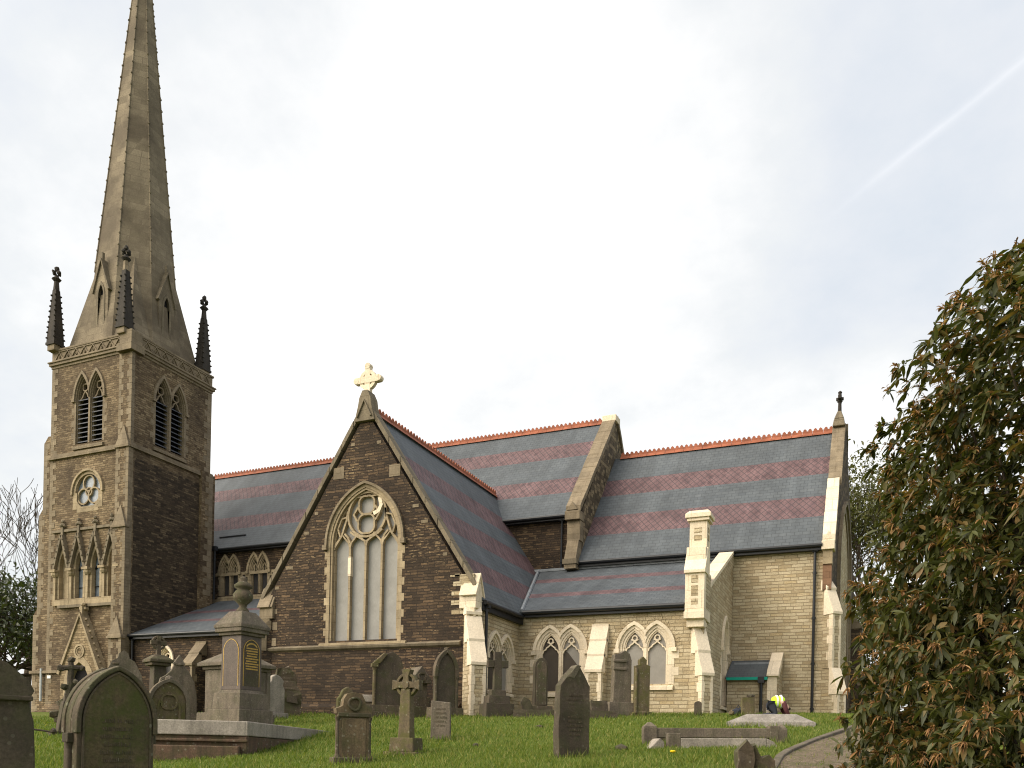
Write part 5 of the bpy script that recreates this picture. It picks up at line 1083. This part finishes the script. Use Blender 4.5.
# ------------------------------------------------------------------ kneeling worker
def skin(name, chain, mat, parent, sub=2):
    """chain: {key: (co, radius, parent key)}"""
    ks = list(chain); me = bpy.data.meshes.new(name); me.from_pydata([chain[k][0] for k in ks], [(ks.index(chain[k][2]), i) for i, k in enumerate(ks) if chain[k][2]], [])
    o = bpy.data.objects.new(name, me); C.objects.link(o); me.skin_vertices.new() if hasattr(me.skin_vertices, 'new') and not me.skin_vertices else None
    sk = o.modifiers.new('skin', 'SKIN')
    if not me.skin_vertices:
        bm = bmesh.new(); bm.from_mesh(me); bm.verts.layers.skin.verify(); bm.to_mesh(me); bm.free()
    for i, k in enumerate(ks):
        s = me.skin_vertices[0].data[i]; r = chain[k][1]; s.radius = (r, r) if not hasattr(r, '__len__') else r; s.use_root = i == 0
    ss = o.modifiers.new('sub', 'SUBSURF'); ss.levels = ss.render_levels = sub
    bpy.context.view_layer.update(); nm = bpy.data.meshes.new_from_object(o.evaluated_get(bpy.context.evaluated_depsgraph_get())); o.modifiers.clear(); o.data = nm; nm.materials.clear(); nm.materials.append(M[mat]); nm.polygons.foreach_set('use_smooth', [True] * len(nm.polygons)); o.parent = parent; return o
per = thing('person', 'person in a yellow hi-vis vest and dark trousers kneeling behind the flat ledger', 'person', (-2.74, 24.42, gz(-2.74, 24.42)), 18)
ch = {'pel': ((0, 0, .40), .13, None), 'ab': ((.14, 0, .455), .135, 'pel'), 'chest': ((.32, 0, .45), .145, 'ab'), 'neck': ((.44, 0, .38), .058, 'chest'), 'head': ((.49, 0, .30), .082, 'neck'), 'crown': ((.52, 0, .20), .078, 'head')}
for s, q in ((-1, 'r'), (1, 'l')):
    ch.update({'sh' + q: ((.36, .17 * s, .42), .065, 'chest'), 'el' + q: ((.42, .22 * s, .20), .045, 'sh' + q), 'wr' + q: ((.52, .18 * s, .05), .03, 'el' + q), 'pa' + q: ((.58, .17 * s, .035), .034, 'wr' + q)})
    for i, (dy, l) in enumerate(((-.03, .07), (-.01, .08), (.01, .078), (.03, .06))): ch[f'f{i}{q}'] = ((.60 + l * .5, (.17 + dy * .8) * s, .03), .010, 'pa' + q); ch[f'g{i}{q}'] = ((.60 + l, (.17 + dy) * s, .012), .008, f'f{i}{q}')
    ch['th' + q] = ((.59, (.17 - .05) * s, .02), .010, 'wr' + q)
    ch.update({'hp' + q: ((.02, .10 * s, .36), .10, 'pel'), 'kn' + q: ((.16, .13 * s, .07), .065, 'hp' + q), 'an' + q: ((-.24, .12 * s, .06), .042, 'kn' + q), 'to' + q: ((-.36, .12 * s, .02), .035, 'an' + q)})
per.scale = (.95, .95, .95); skin('body', ch, 'skin', per)
g = lambda ks, e, par: {k: (ch[k][0], ch[k][1] + e, p) for k, p in zip(ks, par)}
skin('trousers', {**g(['pel'], .015, [None]), **g(['hpl', 'knl', 'anl'], .014, ['pel', 'hpl', 'knl']), **g(['hpr', 'knr', 'anr'], .014, ['pel', 'hpr', 'knr'])}, 'navy_cloth', per)
skin('hi_vis_vest', {'a': ((.04, 0, .43), .17, None), 'b': ((.15, 0, .47), .185, 'a'), 'c': ((.32, 0, .465), .195, 'b'), 'd': ((.42, 0, .43), .14, 'c')}, 'hi_vis', per)
skin('sleeve', {'s0': ((.36, .10, .42), .08, None), **g(['shl', 'ell', 'wrl'], .02, ['s0', 'shl', 'ell'])}, 'maroon_cloth', per); skin('sleeve', {'s0': ((.36, -.10, .42), .08, None), **g(['shr', 'elr', 'wrr'], .02, ['s0', 'shr', 'elr'])}, 'maroon_cloth', per)
q = MB()
for x, zc, rr in ((.16, .47, .192), (.28, .467, .202)): q.tube([(x, 0, zc), (x + .05, 0, zc + .003)], rr, 20)
q.build('reflective_band', 'reflective', per, smooth=False)
skin('hair', {'a': ((.515, 0, .315), .088, None), 'b': ((.55, 0, .20), .078, 'a')}, 'dark_hair', per)
for s in (-1, 1):
    MB().blob((.455, .03 * s, .21), .010).build('eye', 'reflective', per); MB().blob((.49, .085 * s, .27), .024, (1, .5, 1.3), .1).build('ear', 'skin', per); MB().tube([(-.2, .12 * s, .055), (-.38, .12 * s, .025)], [.055, .045], 8).build('boot', 'black_iron', per, bevel=.01)
MB().blob((.44, 0, .235), .018, (1.4, .8, 1), .1).build('nose', 'skin', per); MB().box(.425, .435, -.022, .022, .265, .275).build('mouth', 'maroon_cloth', per)

# ------------------------------------------------------------------ trees and shrubs
def leaf_mesh(name, P, D, L, Wd, mat, parent=None, fold=.25, droop=.25):
    """many leaves as one mesh; P base points, D directions, L lengths, Wd widths (arrays)"""
    n = len(P); up = np.array([0, 0, 1.]); side = np.cross(D, up); nn = np.linalg.norm(side, axis=1, keepdims=True); side = np.where(nn > 1e-3, side / np.maximum(nn, 1e-6), [1, 0, 0])
    roll = rng.uniform(-.9, .9, (n, 1)); nor = np.cross(side, D); side, nor = side * np.cos(roll) + nor * np.sin(roll), nor * np.cos(roll) - side * np.sin(roll)
    st = [(0, .12), (.3, .85), (.65, 1.), (1., .08)]; V = np.zeros((n, 12, 3))
    for i, (a, w) in enumerate(st):
        c = P + D * L[:, None] * a - np.array([0, 0, 1.]) * (droop * a * a * L)[:, None]; ww = (w * Wd / 2)[:, None]
        V[:, i * 3] = c - side * ww + nor * ww * fold; V[:, i * 3 + 1] = c; V[:, i * 3 + 2] = c + side * ww + nor * ww * fold
    fs = np.array([(3 * i + q, 3 * i + q + 1, 3 * i + q + 4, 3 * i + q + 3) for i in range(3) for q in (0, 1)])
    F = (fs[None] + (np.arange(n) * 12)[:, None, None]).reshape(-1, 4); V = V.reshape(-1, 3)
    me = bpy.data.meshes.new(name); me.vertices.add(len(V)); me.vertices.foreach_set('co', V.ravel()); me.loops.add(F.size); me.loops.foreach_set('vertex_index', F.ravel().astype(np.int32)); me.polygons.add(len(F)); me.polygons.foreach_set('loop_start', np.arange(0, F.size, 4, dtype=np.int32)); me.polygons.foreach_set('loop_total', np.full(len(F), 4, np.int32)); me.polygons.foreach_set('use_smooth', [True] * len(F))
    me.update(); me.validate(); me.materials.append(M[mat]); o = bpy.data.objects.new(name, me); C.objects.link(o)
    if parent: o.parent = parent
    return o
def unit(v): return v / np.maximum(np.linalg.norm(v, axis=-1, keepdims=True), 1e-9)
# rhododendron: leaf whorls at the ends of branches, dead flower heads
bx, by = 2.05, 9.75; b0 = gz(bx, by)
rh = thing('rhododendron', 'tall rhododendron bush with brown withered flower heads at the right edge', 'shrub', (bx, by, b0))
prof = [(-.2, 2.12), (.6, 2.15), (1.2, 2.12), (2.0, 1.88), (3.0, 1.63), (3.8, 1.78), (4.3, 1.84), (4.9, 1.48), (5.4, .86), (5.85, .25)]
pz_, pr_ = zip(*prof)
def rad(z, a): return np.interp(z, pz_, pr_) * (1.02 + .10 * np.sin(3 * a + z * 1.7) + .08 * np.sin(7 * a - z * 3.1) + .07 * np.sin(13 * a + 5 * z) + .05 * np.sin(23 * a - 9 * z))
N = 15500; zz = rng.uniform(-.3, 6.0, N); aa = np.where(rng.random(N) < .62, rng.uniform(2.2, 5.6, N), rng.uniform(0, 2 * np.pi, N)); rr = rad(zz, aa) * (1.06 - .62 * rng.random(N) ** 1.5)
lump = np.sin(5 * aa + 2.2 * zz) * np.sin(3.1 * zz + 2 * aa) + .8 * np.sin(11 * aa - 4 * zz + 3 * rr) + .5 * np.sin(9 * rr + 6 * zz)
kp = rng.random(N) < np.interp(zz, [0, 1.5, 2.6, 3.6, 5.8], [1, 1, .9, .5, .4]) * np.clip(.75 + .42 * lump, .12, 1.2)
zz, aa, rr = zz[kp], aa[kp], rr[kp]; N = len(zz)
cen = np.stack([rr * np.cos(aa), rr * np.sin(aa), zz], 1); out = unit(np.stack([np.cos(aa), np.sin(aa), .35 + .25 * (zz - 2)], 1) + rng.normal(0, .35, (N, 3)))
cnt = rng.integers(6, 10, N); idx = np.repeat(np.arange(N), cnt); n = len(idx)
t1 = unit(np.cross(out, rng.normal(0, 1, (N, 3)))); t2 = np.cross(out, t1); ph = rng.uniform(0, 2 * np.pi, n)
d = unit((t1[idx] * np.cos(ph)[:, None] + t2[idx] * np.sin(ph)[:, None]) + out[idx] * rng.uniform(-.25, .75, (n, 1)) - np.array([0, 0, .25]))
leaf_mesh('foliage', cen[idx] + out[idx] * .01, d, rng.choice([.75, 1., 1.3], n) * rng.uniform(.085, .15, n), rng.uniform(.028, .054, n), 'rhodo_leaf', rh)
shell = np.where((rr / rad(zz, aa) > .8))[0]; pick = rng.choice(shell, min(len(shell), 2100), replace=False); m_ = 14
ii = np.repeat(pick, m_); dd = unit(out[ii] * .7 + rng.normal(0, .6, (len(ii), 3)))
leaf_mesh('withered_flowers', cen[ii] + out[ii] * rng.uniform(.0, .07, (len(ii), 1)), dd, rng.uniform(.03, .10, len(ii)), rng.uniform(.008, .02, len(ii)), 'dead_bloom', rh, .8, .4)
tb = MB()
for k in range(60):
    a = random.uniform(0, 6.28); z1 = random.uniform(.6, 5.3); r1 = float(rad(z1, a)) * random.uniform(.6, .92); p1_ = Vector((r1 * math.cos(a), r1 * math.sin(a), z1)); s0 = Vector((random.uniform(-.3, .3), random.uniform(-.3, .3), -.2)); mid_ = s0.lerp(p1_, .55) + Vector((random.uniform(-.2, .2), random.uniform(-.2, .2), .25))
    tb.tube([s0, s0.lerp(mid_, .5) + Vector((random.uniform(-.08, .08), 0, .05)), mid_, p1_], [.05, .035, .022, .008], 6)
tb.build('stem', 'bark', rh)

def branches(start, dirn, L, r, depth, mb, tips, rnd, spread=.55, up=.12, n=3, shrink=.72, minr=.012):
    p = Vector(start); d = Vector(dirn).normalized(); pts = [p.copy()]; rs = [r]; k = 4
    for i in range(k):
        d = (d + Vector((rnd.uniform(-.16, .16), rnd.uniform(-.16, .16), rnd.uniform(-.05, .12) + up * .3))).normalized(); p = p + d * L / k; pts.append(p.copy()); rs.append(max(minr, r * (1 - .42 * (i + 1) / k)))
    mb.tube(pts, rs, 6 if r > .08 else 4, False)
    if depth == 0: tips.append((p, d)); return
    for i in range(n + (1 if rnd.random() < .4 else 0)):
        q = Vector((rnd.uniform(-1, 1), rnd.uniform(-1, 1), rnd.uniform(-.5, 1))); q -= d * q.dot(d); q.normalize(); j = k if i == 0 else rnd.randint(2, k)
        branches(pts[j], d * (1 - spread * .5) + q * spread * rnd.uniform(.7, 1.3) + Vector((0, 0, up)), L * shrink * rnd.uniform(.8, 1.15), rs[j] * .68, depth - 1, mb, tips, rnd, spread, up, n, shrink, minr)
def tree(name, label, loc, h, r, depth, leaf, per_tip, lsize, spreadr, seed, limbs=None, **kw):
    rnd = random.Random(seed); T = thing(name, label, 'tree', loc); mb = MB(); tips = []
    fk = kw.pop('fork', .3); tr_ = [Vector((0, 0, -.5)), Vector((rnd.uniform(-.2, .2), 0, h * fk * .5)), Vector((rnd.uniform(-.4, .4), rnd.uniform(-.3, .3), h * fk))]; mb.tube(tr_, [r * 1.25, r, r * .85], 10, False)
    for q in limbs or [(rnd.uniform(-.6, .6), rnd.uniform(-.6, .6), 1) for _ in range(4)]: branches(tr_[-1] + Vector((0, 0, -rnd.uniform(0, h * .06))), q, h * .24, r * .6, depth, mb, tips, rnd, **kw)
    mb.build('trunk', 'bark', T)
    if leaf:
        P = np.array([tuple(p) for p, _ in tips for _ in range(per_tip)]); P = P + rng.normal(0, spreadr, P.shape); D = unit(rng.normal(0, 1, P.shape) - np.array([0, 0, .3])); n = len(P)
        leaf_mesh('crown', P, D, rng.uniform(.7, 1.3, n) * lsize, rng.uniform(.35, .6, n) * lsize, leaf, T)
    return T
tree('bare_tree', 'tall bare tree with fine twigs against the sky, left of the tower', (-65.9, 47.9, gz(0, 48)), 19.5, .32, 5, None, 0, 0, 0, 5, [(.02, 0, 1), (-.35, .1, 1), (.42, .1, .9), (-.7, -.1, .8), (.1, -.5, .9)], spread=.5, up=.12, n=2, shrink=.78, minr=.022)
tree('evergreen_tree', 'dark evergreen tree with sky showing through, behind the left-edge gravestone', (-50.5, 33.5, gz(0, 33.5)), 12.6, .32, 4, 'evergreen_leaf', 8, .30, .45, 11, [(.7, .6, .5), (.4, .3, 1), (-.6, .2, .7), (-.2, -.3, 1), (.9, .75, .9), (.8, .7, .15), (.2, .6, .3)], spread=.75, up=.03, n=3, fork=.16)
tree('spring_tree', 'thin-leaved tree just coming into leaf behind the east end of the church', (.9, 64, gz(0, 64)), 21.5, .3, 4, 'spring_leaf', 22, .26, .75, 21, [(-.35, 0, 1), (.5, 0, 1), (-.7, .1, .8), (.1, .2, 1), (-.5, .2, .5)], spread=.65, up=.08, n=3)

tree('leafy_tree', 'low bushy young tree with fresh leaves just right of the chancel end wall', (1.0, 57, gz(0, 57)), 12.5, .2, 4, 'spring_leaf', 16, .24, .55, 31, [(-.3, 0, 1), (.5, 0, .6), (-.6, .1, .5), (.1, .2, 1), (-.7, .2, .2), (.6, 0, .2)], spread=.75, up=.03, n=3, fork=.1)
# ------------------------------------------------------------------ grass
N = 230000; D = 8.5 * (33 / 8.5) ** rng.random(N); uu = rng.uniform(-.66, .66, N); ya = R(23.604)
X = D * (uu * math.cos(ya) - math.sin(ya)); Y = D * (uu * math.sin(ya) + math.cos(ya))
ok = (Y < 34.5) & (Y > 3)
ok &= ~((Y > 24.95) & (X < -12.4) & (X > -21.4)) & ~((Y > 28.8) & (X < -5.4))
px_ = np.interp(Y, [p[1] for p in PL], [p[0] for p in PL]); inpath = (X > px_ - .12) & (X < px_ + PW); ok &= ~(inpath & (rng.random(N) > .07))
for x, y, r_ in FOOT: 
    if r_ > .6: ok &= (X - x) ** 2 + (Y - y) ** 2 > (r_ * .7) ** 2
X, Y, D = X[ok], Y[ok], D[ok]; n = len(X)
Z = np.where(Y < 25, -1.6 + .109 * Y, 1.125 + .05 * (Y - 25)) + .035 * np.sin(X * .9 + 1.3 * np.sin(Y * .5)) * np.sin(Y * .8 + X * .3)
tuft = .5 + .5 * np.sin(X * 2.3 + 2 * np.sin(Y * 1.1)) * np.sin(Y * 2.9 + np.sin(X * 3.7)); hh = (.03 + .05 * rng.random(n)) * (.6 + .9 * tuft) + .012
ang = rng.uniform(0, 2 * np.pi, n); w = .0055 * D / 10 + .003; lean = rng.normal(0, .5, (n, 2)) * hh[:, None]
V = np.zeros((n, 3, 3)); V[:, 0] = np.stack([X - np.cos(ang) * w, Y - np.sin(ang) * w, Z - .02], 1); V[:, 1] = np.stack([X + np.cos(ang) * w, Y + np.sin(ang) * w, Z - .02], 1); V[:, 2] = np.stack([X + lean[:, 0], Y + lean[:, 1], Z + hh], 1)
TX_, TY_ = [], []
for x, y, r_ in FOOT:
    k = int(420 * min(r_, 1.)); a = rng.uniform(0, 2 * np.pi, k); q = r_ * rng.uniform(.35, .95, k); TX_.append(x + q * np.cos(a)); TY_.append(y + q * np.sin(a))
X2, Y2 = np.concatenate(TX_), np.concatenate(TY_); k = len(X2); D2 = -X2 * math.sin(ya) + Y2 * math.cos(ya)
Z2 = np.where(Y2 < 25, -1.6 + .109 * Y2, 1.125 + .05 * (Y2 - 25)); a2 = rng.uniform(0, 2 * np.pi, k); h2 = rng.uniform(.06, .19, k); w2 = .005 * D2 / 10 + .003; l2 = rng.normal(0, .4, (k, 2)) * h2[:, None]
V2 = np.zeros((k, 3, 3)); V2[:, 0] = np.stack([X2 - np.cos(a2) * w2, Y2 - np.sin(a2) * w2, Z2 - .04], 1); V2[:, 1] = np.stack([X2 + np.cos(a2) * w2, Y2 + np.sin(a2) * w2, Z2 - .04], 1); V2[:, 2] = np.stack([X2 + l2[:, 0], Y2 + l2[:, 1], Z2 + h2], 1)
V = np.concatenate([V, V2]); n += k
me = bpy.data.meshes.new('grass'); me.vertices.add(3 * n); me.vertices.foreach_set('co', V.ravel()); me.loops.add(3 * n); me.loops.foreach_set('vertex_index', np.arange(3 * n, dtype=np.int32)); me.polygons.add(n); me.polygons.foreach_set('loop_start', np.arange(0, 3 * n, 3, dtype=np.int32)); me.polygons.foreach_set('loop_total', np.full(n, 3, np.int32)); me.update(); me.validate(); me.materials.append(M['grass_blade'])
go = bpy.data.objects.new('grass', me); C.objects.link(go); tag(go, 'rough green grass covering the churchyard', 'grass', kind='stuff')
